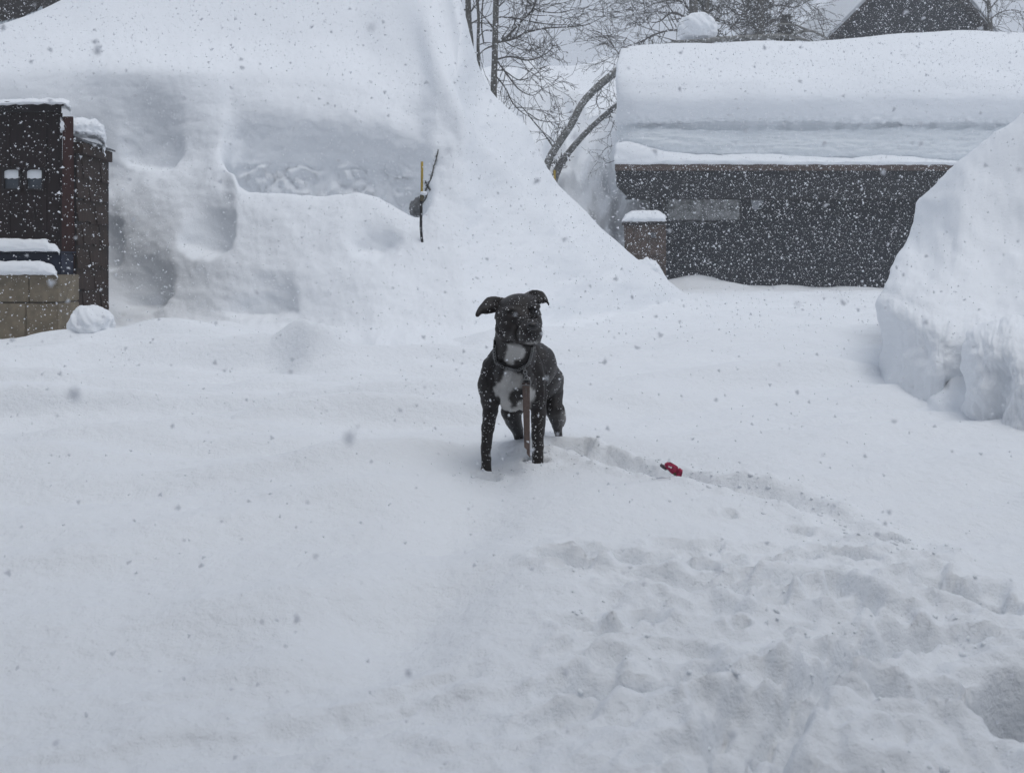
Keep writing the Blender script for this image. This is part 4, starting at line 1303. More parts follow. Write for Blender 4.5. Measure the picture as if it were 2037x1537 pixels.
tree('bare_tree', 'slim bare tree to the right of the A-frame gable', 31.0,
     [([(1972, 420), (1970, 80), (1969, 40), (1966, 0), (1964, -60)], (.10, .09, .085, .07, .06))],
     [([(1970, 50), (1950, 25), (1930, 10), (1910, -5)], (.03, .02, .014, .008)),
      ([(1969, 40), (1990, 25), (2015, 20), (2037, 25)], (.03, .02, .014, .008)),
      ([(1968, 20), (1985, 0), (2005, -15)], (.03, .02, .01)),
      ([(1967, 10), (1945, -10), (1930, -25)], (.03, .02, .01)),
      ([(1970, 60), (1985, 50), (1995, 30)], (.02, .014, .008)),
      ([(2060, 100), (2037, 75), (2015, 68), (2000, 74)], (.03, .02, .014, .008))],
     twig_depth=2, seed=16, dens=0.9, minr=0.006, tl=(0.6, 1.3))

# grey-green conifers, a core and needle fans
def conifer(px, py0, py1, halfw, d, seed, label):
    rnd = random.Random(seed)
    t = empty('conifer', P(px, 480, d), label, 'tree', 'conifers behind the garage roof')
    tb = Tubes(6)
    top, bot = P(px, py0, d), P(px, py1, d)
    tb.add([P(px, 480, d), bot, top], [0.16, 0.14, 0.02])
    link('trunk', tb.mesh('trunk'), M['bark'], t)
    vs, fs = [], []
    H = (top - bot).length
    for i in range(4200):
        u = rnd.random()
        z = bot.z + (top.z - bot.z) * u
        rr = halfw / F * d * (1 - u * 0.75) * (0.65 + 0.35 * math.sin(u * 38 + seed)) * math.sqrt(rnd.random())
        a = rnd.uniform(0, 2 * math.pi)
        c_ = Vector((bot.x + rr * math.cos(a), d + rr * math.sin(a), z - rr * 0.25))
        dv = Vector((math.cos(a) + rnd.gauss(0, .4), math.sin(a) + rnd.gauss(0, .4), rnd.gauss(-.1, .5))).normalized()
        s_ = rnd.uniform(.08, .2)
        sd = dv.cross(Vector((rnd.gauss(0, 1), rnd.gauss(0, 1), rnd.gauss(0, 1)))).normalized() * s_ * 0.16
        k = len(vs)
        vs += [c_ - sd, c_ + sd, c_ + dv * s_]
        fs.append((k, k + 1, k + 2))
    o = link('crown', np_mesh('crown', vs, fs, False), M['conifer'], t)
conifer(1505, -90, 100, 48, D3 + 3.0, 1, 'grey-green conifer seen through bare branches, between roof ball and A-frame')
conifer(1400, -170, 110, 52, D3 + 3.5, 2, 'grey-green conifer standing directly behind the round snow ball')
conifer(1562, 30, 110, 30, D3 + 3.2, 3, 'short grey-green conifer just above the fallen limb on the roof')

# limb lying on the roof slab
def fallen_limb():
    d = BD + 4.0
    t = empty('fallen_branch', P(1500, 80, d), 'broken tree limb lying along the top of the garage roof snow', 'branch')
    tb = Tubes(7)
    path(tb, [(1335, 84), (1395, 82), (1440, 78), (1500, 75), (1550, 72), (1580, 74)], d, (.05, .07, .085, .085, .075, .06))
    path(tb, [(1570, 73), (1590, 64), (1612, 62), (1632, 70), (1656, 84)], d - 0.1, (.05, .045, .04, .035, .025))
    path(tb, [(1570, 75), (1595, 78), (1615, 84)], d - 0.2, (.045, .035, .02))
    path(tb, [(1530, 55), (1555, 48), (1580, 50), (1600, 58), (1625, 66), (1640, 72)], d - 0.05, (.02, .03, .032, .036, .03, .02))
    link('limb', tb.mesh('limb'), M['birch'], t)
    tw = Tubes(4)
    rnd = random.Random(4)
    for pts, r in (([(1640, 72), (1634, 55), (1628, 42), (1640, 40)], .014), ([(1634, 50), (1644, 48)], .009), ([(1614, 62), (1612, 48)], .008),
                   ([(1645, 76), (1655, 66), (1665, 70)], .009), ([(1668, 80), (1672, 70), (1690, 78)], .009), ([(1620, 84), (1612, 76), (1630, 70)], .01),
                   ([(1345, 84), (1347, 60), (1352, 45)], .010), ([(1345, 82), (1320, 75), (1295, 68)], .014), ([(1480, 76), (1482, 60)], .016),
                   ([(1506, 76), (1509, 62)], .016), ([(1590, 66), (1578, 52)], .012), ([(1630, 42), (1624, 38)], .008), ([(1360, 60), (1368, 52)], .006)):
        G, rr = path(tw, pts, d - 0.12, [r] * (len(pts) - 1) + [r * 0.5])
        for i in range(2, len(G), 2):
            if rnd.random() < 0.7:
                tang = (G[i] - G[i - 1]).normalized()
                grow(tw, G[i], Matrix.Rotation(rnd.choice((-1, 1)) * rnd.uniform(.5, 1.1), 3, Vector((0, 1, 0))) @ tang, rnd.uniform(.12, .3), r * .5, 0, rnd, minr=0.0055)
    o = link('twigs', tw.mesh('twigs'), M['twig'], t); o['kind'] = 'stuff'
fallen_limb()

# small orange-yellow marker tip in the gap
o = box('marker_stub', M['yellow'], None, P(1101, 0, 14.5).x, P(1105.5, 0, 14.5).x, 14.5, 14.54, P(0, 390, 14.5).z, P(0, 338, 14.5).z, 0.006)
tag(o, 'short ochre marker tip poking over the mound ridge below the leaning trunks', 'marker')

# ------------------------------------------------------------------ marker pole and pine sprigs
MPTS = MG.reshape(-1, 3)
MNR, MNC = MG.shape[:2]
MBVH = BVHTree.FromPolygons([tuple(v) for v in MPTS], [tuple(int(i) for i in f) for f in grid_faces(MNR, MNC)])
def on_mound(px, py, default=10.5):
    o_ = Vector((0, 0, EYE))
    h = MBVH.ray_cast(o_, (P(px, py, 10) - o_).normalized())
    return h[0].y if h[0] is not None else default
def pole():
    d = on_mound(840, 484) + 0.03
    b = empty('marker_pole', P(840, 486, d), 'thin marker stake, yellow on top and black below, stuck in the snow mound', 'pole')
    dt = d - 0.12
    def P2(px, py):
        t = (486 - py) / 164
        return P(px, py, d + (dt - d) * t)
    tb = Tubes(8)
    tb.add([P2(839.5, 321.5), P2(839.5, 350), P2(839, 388)], [0.0165, 0.0165, 0.0165])
    link('upper_stake', tb.mesh('upper_stake'), M['yellow'], b)
    tb = Tubes(8)
    tb.add([P2(838, 388.5), P2(838, 420), P2(837.3, 450), P2(838.5, 470), P2(841.5, 492)], [0.0185, 0.018, 0.018, 0.018, 0.016])
    link('lower_stake', tb.mesh('lower_stake'), M['black'], b)
    tb = Tubes(6)
    tb.add([P2(840, 386) + Vector((0, -.01, 0)), P2(839, 400) + Vector((0, -.01, 0))], [0.024, 0.024])
    o = link('tape_wrap', tb.mesh('tape_wrap'), M['olive'], b)
    o = lump('snow_tuft', P2(843, 385) + Vector((0, -0.03, 0)), 0.05, 0.03, 0.022, None, None, amp=0.3, seed=3, subdiv=3)
    tag(o, 'small tuft of snow caught halfway up the marker stake', 'snow tuft')
    # sprigs of pine showing in the slit of the mound
    t = empty('pine_sprig', P(862, 360, d), 'dark green pine sprigs poking from the slit beside the marker stake', 'branch')
    rnd = random.Random(8)
    br = Tubes(5)
    vs, fs = [], []
    for pts in ([(872, 298), (868, 315), (862, 335), (859, 350)], [(860, 345), (856, 358), (850, 372), (846, 380)],
                [(851, 384), (845, 398), (838, 406)], [(846, 360), (852, 372), (856, 378)], [(844, 392), (834, 402), (829, 414)]):
        pp = [P(px, py, on_mound(px, py) - 0.02) for px, py in pts]
        br.add(pp, [0.007] * len(pp))
        for i in range(len(pp) - 1):
            for _ in range(60 if pts[0][0] != 872 else 26):
                c_ = pp[i].lerp(pp[i + 1], rnd.random())
                dv = ((pp[i + 1] - pp[i]).normalized() * 0.6 + Vector((rnd.gauss(0, .6), rnd.gauss(0, .5), rnd.gauss(0, .6)))).normalized()
                ln = rnd.uniform(0.03, 0.065)
                sd = dv.cross(Vector((rnd.gauss(0, 1), rnd.gauss(0, 1), rnd.gauss(0, 1)))).normalized() * 0.0035
                k = len(vs)
                vs += [c_ - sd, c_ + sd, c_ + dv * ln]
                fs.append((k, k + 1, k + 2))
    link('stem', br.mesh('stem'), M['bark'], t)
    link('needles', np_mesh('needles', vs, fs, False), M['needle'], t)
    p = P(832, 412, on_mound(832, 412))
    o = lump('rock', p, 0.10, 0.09, 0.13, 'grey rock exposed in the snow slit left of the marker stake', 'rock', mat='rock', amp=0.35, sc=1.6, seed=8, subdiv=4)
    o.rotation_euler = (0, R(35), 0)
pole()

# ------------------------------------------------------------------ the dog
def Z2(zx, zy, d):      # a point of the enlarged view of the dog
    return P(900 + zx / 3.842, 560 + zy / 3.842, d)
def RZ(r, d):
    return r / 3.842 / F * d

def fur_mat():
    m, nt, b = mat_new('dog_coat')
    at = nt.nodes.new('ShaderNodeAttribute')
    at.attribute_name = 'patch'
    tc = nt.nodes.new('ShaderNodeTexCoord')
    n = noise_node(nt, 18, 6, 0.7, tc.outputs['Object'])
    n2 = noise_node(nt, 260, 4, 0.7, tc.outputs['Object'])
    mr = nt.nodes.new('ShaderNodeMixRGB')
    mr.inputs['Color1'].default_value = (0.007, 0.0062, 0.0066, 1)
    mr.inputs['Color2'].default_value = (0.030, 0.024, 0.0215, 1)
    nt.links.new(n.outputs[0], mr.inputs['Fac'])
    mw = nt.nodes.new('ShaderNodeMixRGB')
    mw.inputs['Color2'].default_value = (0.43, 0.42, 0.405, 1)
    nt.links.new(at.outputs['Fac'], mw.inputs['Fac'])
    nt.links.new(mr.outputs[0], mw.inputs['Color1'])
    nt.links.new(mw.outputs[0], b.inputs['Base Color'])
    bu = nt.nodes.new('ShaderNodeBump')
    bu.inputs['Strength'].default_value = 0.5
    bu.inputs['Distance'].default_value = 0.003
    nt.links.new(n2.outputs[0], bu.inputs['Height'])
    nt.links.new(bu.outputs[0], b.inputs['Normal'])
    b.inputs['Roughness'].default_value = 0.48
    b.inputs['Specular IOR Level'].default_value = 0.3
    b.inputs['Sheen Weight'].default_value = 0.0
    b.inputs['Sheen Roughness'].default_value = 0.5
    return m
M['fur'] = fur_mat()

def build_dog():
    bm = bmesh.new()
    def ell(c, rx, ry, rz, rot=None, sub=3):
        r = bmesh.ops.create_icosphere(bm, subdivisions=sub, radius=1)
        for v in r['verts']:
            p = Vector((v.co.x * rx, v.co.y * ry, v.co.z * rz))
            if rot is not None:
                p = rot @ p
            v.co = p + c
    def E(zx, zy, d, rx, rz, ry=None, roll=0):
        rot = Matrix.Rotation(R(roll), 3, 'Y') if roll else None
        a, b_ = RZ(rx, d), RZ(rz, d)
        ell(Z2(zx, zy, d), a, ry if ry is not None else (a + b_) / 2, b_, rot)
    def chain(pts, steps=7, fl=1.0):
        for (a, b_) in zip(pts[:-1], pts[1:]):
            for i in range(steps + (b_ is pts[-1])):
                t = i / steps
                zx, zy, d, r = [a[k] + (b_[k] - a[k]) * t for k in range(4)]
                rr = RZ(r, d)
                ell(Z2(zx, zy, d), rr, rr * fl, rr, sub=2)
    # trunk
    E(470, 790, 3.42, 175, 190, 0.115)
    E(455, 860, 3.40, 118, 128, 0.105)
    E(560, 700, 3.56, 170, 175, 0.17)
    E(625, 640, 3.66, 168, 178, 0.17)
    E(680, 740, 3.82, 150, 150, 0.17)
    E(728, 770, 3.90, 122, 135, 0.14)
    E(560, 860, 3.62, 120, 110, 0.20)
    # neck
    chain([(480, 330, 3.33, 150), (475, 470, 3.38, 160), (470, 600, 3.42, 168)], 6)
    # shoulders
    chain([(405, 540, 3.44, 92), (330, 660, 3.43, 104), (290, 780, 3.42, 98), (290, 880, 3.41, 80)], 7)
    chain([(560, 560, 3.46, 100), (620, 690, 3.46, 104), (636, 790, 3.46, 92), (652, 890, 3.45, 74)], 7)
    E(395, 720, 3.36, 75, 110, 0.06)
    E(545, 735, 3.37, 70, 110, 0.06)
    # front legs, with wrist and paw
    chain([(290, 880, 3.41, 80), (294, 960, 3.42, 62), (282, 1050, 3.40, 52), (270, 1130, 3.385, 49), (261, 1230, 3.375, 40), (257, 1300, 3.37, 35), (258, 1350, 3.37, 38)], 6)
    chain([(258, 1350, 3.37, 38), (258, 1420, 3.37, 38), (258, 1480, 3.37, 40), (258, 1560, 3.37, 40)], 5)
    chain([(652, 890, 3.45, 74), (655, 960, 3.46, 60), (656, 1050, 3.44, 55), (655, 1130, 3.43, 53), (653, 1220, 3.42, 44), (651, 1290, 3.41, 39), (651, 1340, 3.41, 43)], 6)
    chain([(651, 1340, 3.41, 43), (650, 1390, 3.41, 42), (650, 1480, 3.41, 44)], 5)
    # hind legs: thigh, knee forward, hock back, shank
    chain([(740, 800, 3.88, 108), (758, 900, 3.84, 86), (776, 970, 3.80, 66), (790, 1050, 3.86, 48), (806, 1130, 3.95, 32), (812, 1180, 3.98, 27), (815, 1230, 3.93, 31), (820, 1290, 3.88, 31), (822, 1330, 3.82, 36)], 6)
    chain([(520, 860, 3.82, 100), (475, 930, 3.78, 92), (448, 990, 3.74, 76), (470, 1070, 3.82, 60), (500, 1140, 3.90, 44), (508, 1200, 3.93, 34), (511, 1270, 3.88, 33), (511, 1330, 3.82, 38)], 6)
    # tail tip showing beyond the right hind leg
    chain([(760, 830, 4.0, 30), (800, 900, 4.02, 24), (838, 970, 4.02, 18), (848, 1050, 4.02, 18), (840, 1100, 4.02, 9)], 6)
    # head: skull, brows, cheeks, jaw
    E(505, 195, 3.27, 150, 100, 0.10, roll=-6)
    E(500, 270, 3.25, 178, 128, 0.105, roll=-6)
    E(440, 345, 3.23, 116, 118, 0.085)
    E(428, 190, 3.28, 74, 66, 0.07, roll=-8)
    E(575, 160, 3.28, 74, 60, 0.07, roll=-8)
    E(590, 320, 3.22, 94, 105, 0.075)
    E(535, 390, 3.19, 118, 98, 0.075)
    E(440, 215, 3.185, 55, 26, 0.03, roll=-8)
    E(625, 195, 3.185, 48, 24, 0.03, roll=-8)
    chain([(545, 320, 3.20, 78), (580, 345, 3.10, 80), (592, 355, 3.03, 80)], 6)
    E(588, 385, 3.03, 93, 88, 0.055)
    E(540, 405, 3.06, 52, 66, 0.045)
    E(640, 400, 3.05, 44, 64, 0.045)
    E(592, 446, 3.09, 84, 40, 0.045)
    E(612, 340, 2.985, 42, 32, 0.02)
    # ears: folded rose ears, thin, set out to the sides
    def ear(pts, th):
        for (a, b_) in zip(pts[:-1], pts[1:]):
            for i in range(9):
                t = i / 8
                zx, zy, d, r = [a[k] + (b_[k] - a[k]) * t for k in range(4)]
                rr = RZ(r, d)
                ell(Z2(zx, zy, d), rr, min(th, rr), rr, sub=2)
    ear([(390, 175, 3.30, 50), (330, 160, 3.30, 46), (288, 165, 3.29, 48), (250, 190, 3.27, 34), (222, 212, 3.25, 26), (200, 240, 3.23, 19), (190, 256, 3.22, 14)], 0.010)
    ear([(300, 205, 3.28, 36), (262, 214, 3.25, 32), (244, 222, 3.24, 24)], 0.009)
    ear([(330, 200, 3.29, 34), (285, 200, 3.27, 30), (245, 218, 3.24, 24)], 0.009)
    ear([(575, 135, 3.31, 50), (612, 112, 3.31, 46), (650, 112, 3.30, 45), (682, 130, 3.28, 36), (700, 138, 3.26, 24)], 0.010)
    ear([(640, 82, 3.30, 16), (680, 95, 3.29, 20), (706, 125, 3.27, 14), (724, 155, 3.25, 9), (738, 178, 3.24, 6)], 0.008)
    ear([(660, 130, 3.28, 32), (668, 155, 3.25, 16)], 0.008)
    me = bm_mesh('dog_raw', bm)
    tmp = bpy.data.objects.new('dog_raw', me)
    COL.objects.link(tmp)
    rm = tmp.modifiers.new('r', 'REMESH')
    rm.mode = 'VOXEL'
    rm.voxel_size = 0.0042
    sm = tmp.modifiers.new('s', 'SMOOTH')
    sm.factor = 0.5
    sm.iterations = 5
    dg = bpy.context.evaluated_depsgraph_get()
    dg.update()
    out = bpy.data.meshes.new_from_object(tmp.evaluated_get(dg))
    bpy.data.objects.remove(tmp)
    out.name = 'body'
    out.polygons.foreach_set('use_smooth', np.full(len(out.polygons), True))
    nv = len(out.vertices)
    co = np.empty(nv * 3, np.float32); out.vertices.foreach_get('co', co); co = co.reshape(-1, 3)
    no = np.empty(nv * 3, np.float32); out.vertices.foreach_get('normal', no); no = no.reshape(-1, 3)
    zx = (co[:, 0] / co[:, 1] * F + CX - 900) * 3.842
    zy = (HY - (co[:, 2] - EYE) / co[:, 1] * F - 560) * 3.842
    # muscle relief and facial creases
    disp = 0.0025 + 0.003 * fbm(zx / 75, zy / 95, 3, 601) * (zy > 480)
    def crease(pts, wd, dp):
        d_, t_ = poly_dist(zx, zy, pts)
        return -dp * np.exp(-(d_ / wd) ** 2) * (co[:, 1] < 3.5) * (no[:, 1] < 0.2)
    disp += crease([(640, 268), (560, 275), (520, 305), (500, 345), (490, 400), (500, 450)], 10, 0.016)      # fold round the muzzle
    disp += crease([(325, 300), (345, 370), (400, 440), (480, 478), (545, 490), (620, 480)], 10, 0.014)      # jaw line over the neck
    disp += crease([(590, 345), (592, 390), (560, 430)], 6, 0.004)
    disp += crease([(592, 390), (630, 430)], 6, 0.003)
    disp += crease([(535, 130), (540, 230)], 16, 0.004)
    disp += crease([(640, 500), (690, 600), (720, 720), (715, 850), (700, 960)], 12, 0.008)
    disp += crease([(370, 760), (350, 860), (355, 960)], 14, 0.007)
    disp += crease([(600, 760), (610, 860), (600, 950)], 14, 0.006)
    for ex, ey in ((455, 244), (633, 224)):
        disp -= 0.006 * np.exp(-(np.hypot((zx - ex) / 1.3, zy - ey) / 20) ** 2) * (co[:, 1] < 3.3)
    co = co + no * disp[:, None]
    out.vertices.foreach_set('co', co.astype(np.float32).ravel())
    # white markings
    wx = zx + 7 * noise2(zx / 16, zy / 16, 610) + 9 * noise2(zx / 4, zy / 7, 611)
    wy = zy + 7 * noise2(zx / 16 + 9, zy / 16, 612) + 12 * noise2(zx / 3.5, zy / 8, 613)
    polys = [
        [(425, 470), (535, 488), (560, 540), (525, 590), (478, 600), (468, 632), (432, 640), (398, 602), (415, 540)],
        [(398, 678), (450, 672), (480, 700), (540, 715), (545, 812), (478, 812), (432, 858), (424, 900), (450, 935), (440, 988), (400, 978), (360, 935), (372, 902), (332, 872), (314, 820), (340, 782), (382, 750)],
        [(438, 962), (495, 955), (500, 912), (545, 905), (600, 900), (600, 960), (540, 992), (440, 996)],
        [(560, 800), (606, 806), (637, 850), (632, 890), (600, 935), (560, 940)]]
    patch = np.zeros(nv)
    front = (no[:, 1] < 0.25) & (co[:, 1] < 3.52)
    for pl in polys:
        patch[in_poly(wx, wy, pl) & front] = 1
    tail = (co[:, 1] > 3.985) & (zx > 818) & (zy > 985)
    patch[tail] = 0.55
    chin = in_poly(wx, wy, [(560, 462), (660, 455), (640, 480), (570, 486)]) & (co[:, 1] < 3.3)
    patch[chin] = 0.5
    # soften edge over neighbours
    ed = np.empty(len(out.edges) * 2, np.int32); out.edges.foreach_get('vertices', ed); ed = ed.reshape(-1, 2)
    for _ in range(2):
        acc = patch.copy(); cnt = np.ones(nv)
        np.add.at(acc, ed[:, 0], patch[ed[:, 1]]); np.add.at(acc, ed[:, 1], patch[ed[:, 0]])
        np.add.at(cnt, ed[:, 0], 1); np.add.at(cnt, ed[:, 1], 1)
        patch = acc / cnt
    at = out.attributes.new('patch', 'FLOAT', 'POINT')
    at.data.foreach_set('value', patch.astype(np.float32))
    out.update()
    dog = empty('dog', Z2(470, 1450, 3.5), 'dark charcoal dog with white throat and chest patches standing in the snow', 'dog')
    body = link('body', out, M['fur'], dog)
    bvh = BVHTree.FromPolygons([v.co[:] for v in out.vertices], [p.vertices[:] for p in out.polygons])
    eye_o = Vector((0, 0, EYE))
    def hit(zx_, zy_):
        dr = (Z2(zx_, zy_, 3.0) - eye_o).normalized()
        h = bvh.ray_cast(eye_o, dr)
        return (h[0], h[1]) if h[0] is not None else (Z2(zx_, zy_, 3.35), Vector((0, -1, 0)))
    def small(name, zx_, zy_, rx, ry, rz, mat, inset=0.0, sub=3):
        p, n_ = hit(zx_, zy_)
        bm = bmesh.new()
        bmesh.ops.create_icosphere(bm, subdivisions=sub, radius=1)
        for v in bm.verts:
            v.co = Vector((v.co.x * rx, v.co.y * ry, v.co.z * rz)) + p - n_ * inset
        return link(name, bm_mesh(name, bm, True), mat, dog)
    small('eye', 455, 246, 0.011, 0.008, 0.009, M['eye'], 0.003)
    small('eye', 633, 226, 0.010, 0.008, 0.008, M['eye'], 0.003)
    ns = small('nose', 612, 342, 0.021, 0.012, 0.015, M['nose'], 0.002)
    for dx in (-17, 19):
        p, n_ = hit(612 + dx, 346)
        bm = bmesh.new()
        bmesh.ops.create_icosphere(bm, subdivisions=2, radius=1)
        for v in bm.verts:
            v.co = Vector((v.co.x * 0.0045, v.co.y * 0.003, v.co.z * 0.004)) + p + n_ * 0.011
        link('nostril', bm_mesh('nostril', bm, True), M['eye'], ns)
    tb = Tubes(3)
    rnd = random.Random(2)
    for a, b_ in (((670, 350), (700, 362)), ((672, 362), (706, 385)), ((672, 372), (702, 404)), ((660, 352), (692, 350)), ((672, 380), (696, 415))):
        p, _ = hit(*a)
        e_ = Z2(b_[0], b_[1], p.y + 0.01)
        tb.add([p, p.lerp(e_, .5) + Vector((0, 0, .003)), e_], [0.0005, 0.0004, 0.0002])
    link('whiskers', tb.mesh('whiskers'), M['eye'], dog)
    # flecks of snow on the coat
    tot, vs, fs = 0, [], []
    octa_f = [(0, 1, 2), (0, 2, 3), (0, 3, 4), (0, 4, 1), (5, 2, 1), (5, 3, 2), (5, 4, 3), (5, 1, 4)]
    zones = [(500, 680, 290, 470, 34), (350, 690, 80, 300, 90), (320, 690, 250, 480, 45), (200, 840, 480, 980, 190), (215, 330, 1000, 1450, 75), (600, 710, 1000, 1380, 60), (380, 540, 990, 1310, 22), (740, 850, 980, 1300, 22), (250, 330, 130, 250, 14), (580, 720, 80, 160, 22)]
    for x0, x1, y0, y1, n_ in zones:
        for _ in range(n_):
            zx_, zy_ = rnd.uniform(x0, x1), rnd.uniform(y0, y1)
            dr = (Z2(zx_, zy_, 3.0) - eye_o).normalized()
            h = bvh.ray_cast(eye_o, dr)
            if h[0] is None or min(math.hypot(zx_ - 455, zy_ - 246), math.hypot(zx_ - 633, zy_ - 226)) < 24:
                continue
            s_ = max(0.0008, min(0.0045, rnd.lognormvariate(math.log(0.0016), 0.42)))
            c_ = h[0] + h[1] * s_ * 0.3
            k = len(vs)
            for v in ((0, 0, 1), (1, 0, 0), (0, 1, 0), (-1, 0, 0), (0, -1, 0), (0, 0, -1)):
                vs.append(c_ + Vector(v) * s_ * rnd.uniform(.6, 1.4))
            fs += [tuple(i + k for i in f) for f in octa_f]
    # and a few all round, for any side
    for p in list(out.polygons)[::260]:
        c_ = p.center + p.normal * 0.0006
        k = len(vs)
        for v in ((0, 0, 1), (1, 0, 0), (0, 1, 0), (-1, 0, 0), (0, -1, 0), (0, 0, -1)):
            vs.append(c_ + Vector(v) * 0.0014 * rnd.uniform(.6, 1.4))
        fs += [tuple(i + k for i in f) for f in octa_f]
    o = link('snow_flecks', np_mesh('snow_flecks', vs, fs, False), M['flake'], dog)
    o['kind'] = 'stuff'

    # collar: a dark band, a loop of links over it
    loop = [(328, 470), (326, 530), (334, 590), (350, 628), (400, 655), (450, 668), (500, 668), (545, 648), (578, 610), (597, 555), (607, 490)]
    C = pchip(np.array(loop, float), 6)
    front = []
    for zx_, zy_ in C:
        p, n_ = hit(zx_, zy_)
        front.append(p + n_ * 0.004)
    # carry it round the back of the neck
    a, b_ = front[-1], front[0]
    back = []
    for t in np.linspace(0, 1, 16)[1:-1]:
        an = math.pi * t
        mid = a.lerp(b_, 0.5)
        hw = (a - b_).length / 2
        q_ = mid + Vector((math.cos(an) * hw * 1.0, math.sin(an) * 0.16, 0)) 
        q_.z = a.z + (b_.z - a.z) * t + 0.05 * math.sin(an)
        back.append(q_)
    co_t = empty('collar', front[len(front) // 2], 'steel link and dark band collar hanging round the dog\'s neck', 'collar')
    tb = Tubes(6)
    ring = front + back + [front[0]]
    tb.add([p + Vector((0, 0, 0.006)) for p in ring], 0.0045)
    link('band', tb.mesh('band'), M['black'], co_t)
    def torus(c_, ux, uz, R_, r_, n1=12, n2=5, sq=1.0):
        t_ = Tubes(n2)
        pts = [c_ + ux * math.cos(2 * math.pi * i / n1) * R_ * sq + uz * math.sin(2 * math.pi * i / n1) * R_ for i in range(n1 + 1)]
        t_.add(pts, r_)
        return t_
    acc = 0
    for i in range(1, len(front) - 1):
        tdir = (front[i + 1] - front[i - 1]).normalized()
        if i % 2 == 0 or i > 46 or 26 < i < 32:
            c_ = front[i] + Vector((0, -0.005, -0.004))
            side = Vector((0, -1, 0)).cross(tdir).normalized()
            if i % 4 == 0:
                side = (side + Vector((0, -0.8, 0))).normalized()
            t_ = torus(c_, tdir, side, 0.0052, 0.0013, 10, 4, 1.5)
            link('chain_link', t_.mesh('chain_link'), M['metal'], co_t)
    # leash: clip, then folded strap
    cl, _ = hit(553, 665)
    ls = empty('leash', cl, 'folded tan leather leash clipped to the collar and dangling between the front legs', 'leash')
    yd = min(hit(555, 700)[0].y, hit(565, 770)[0].y, hit(560, 850)[0].y) - 0.012
    for i, (zx_, zy_) in enumerate(((548, 668), (556, 690), (560, 712), (564, 735))):
        c_ = Z2(zx_, zy_, hit(zx_, zy_)[0].y - 0.008)
        t_ = torus(c_, Vector((1, 0, 0)) if i % 2 else Vector((.5, -.8, 0)).normalized(), Vector((0, 0, 1)), 0.0068, 0.0022, 12, 6)
        link('snap_link', t_.mesh('snap_link'), M['metal'], ls)
    cx_, cz_ = 562, 770
    pr = [Z2(cx_ + a_, cz_ + b2, yd) for a_, b2 in ((-38, -5), (-34, -22), (34, -22), (38, -5), (34, 22), (-34, 22), (-38, -5))]
    t_ = Tubes(6); t_.add(pr, 0.0024)
    link('buckle', t_.mesh('buckle'), M['metal'], ls)
    def strap(x0t, x1t, x0b, x1b, y0, y1, y, th=0.004, tipcut=0):
        rows_ = 14
        bm = bmesh.new()
        prev = None
        for i in range(rows_ + 1):
            t = i / rows_
            l_, r_ = x0t + (x0b - x0t) * t, x1t + (x1b - x1t) * t
            zy_ = y0 + (y1 - y0) * t
            yy = y + 0.008 * math.sin(t * 5) + 0.10 * t * t * 0.0
            zl = zy_ - (tipcut if i == rows_ else 0)
            vs_ = [bm.verts.new(Z2(l_, zl, yy)), bm.verts.new(Z2(r_, zy_, yy)), bm.verts.new(Z2(r_, zy_, yy + th)), bm.verts.new(Z2(l_, zl, yy + th))]
            if prev:
                for k in range(4):
                    bm.faces.new((prev[k], prev[(k + 1) % 4], vs_[(k + 1) % 4], vs_[k]))
            else:
                bm.faces.new(vs_)
            prev = vs_
        bm.faces.new(prev[::-1])
        bmesh.ops.recalc_face_normals(bm, faces=bm.faces[:])
        link('strap', bm_mesh('strap', bm), M['strap'], ls)
    strap(531, 594, 533, 590, 776, 812, yd - 0.003, 0.006)
    strap(534, 560, 550, 584, 806, 1300, yd, 0.004, 40)
    strap(564, 592, 568, 592, 806, 1345, yd + 0.006, 0.004, 30)
    strap(541, 549, 560, 567, 820, 1240, yd - 0.0035, 0.003)
    return dog
build_dog()

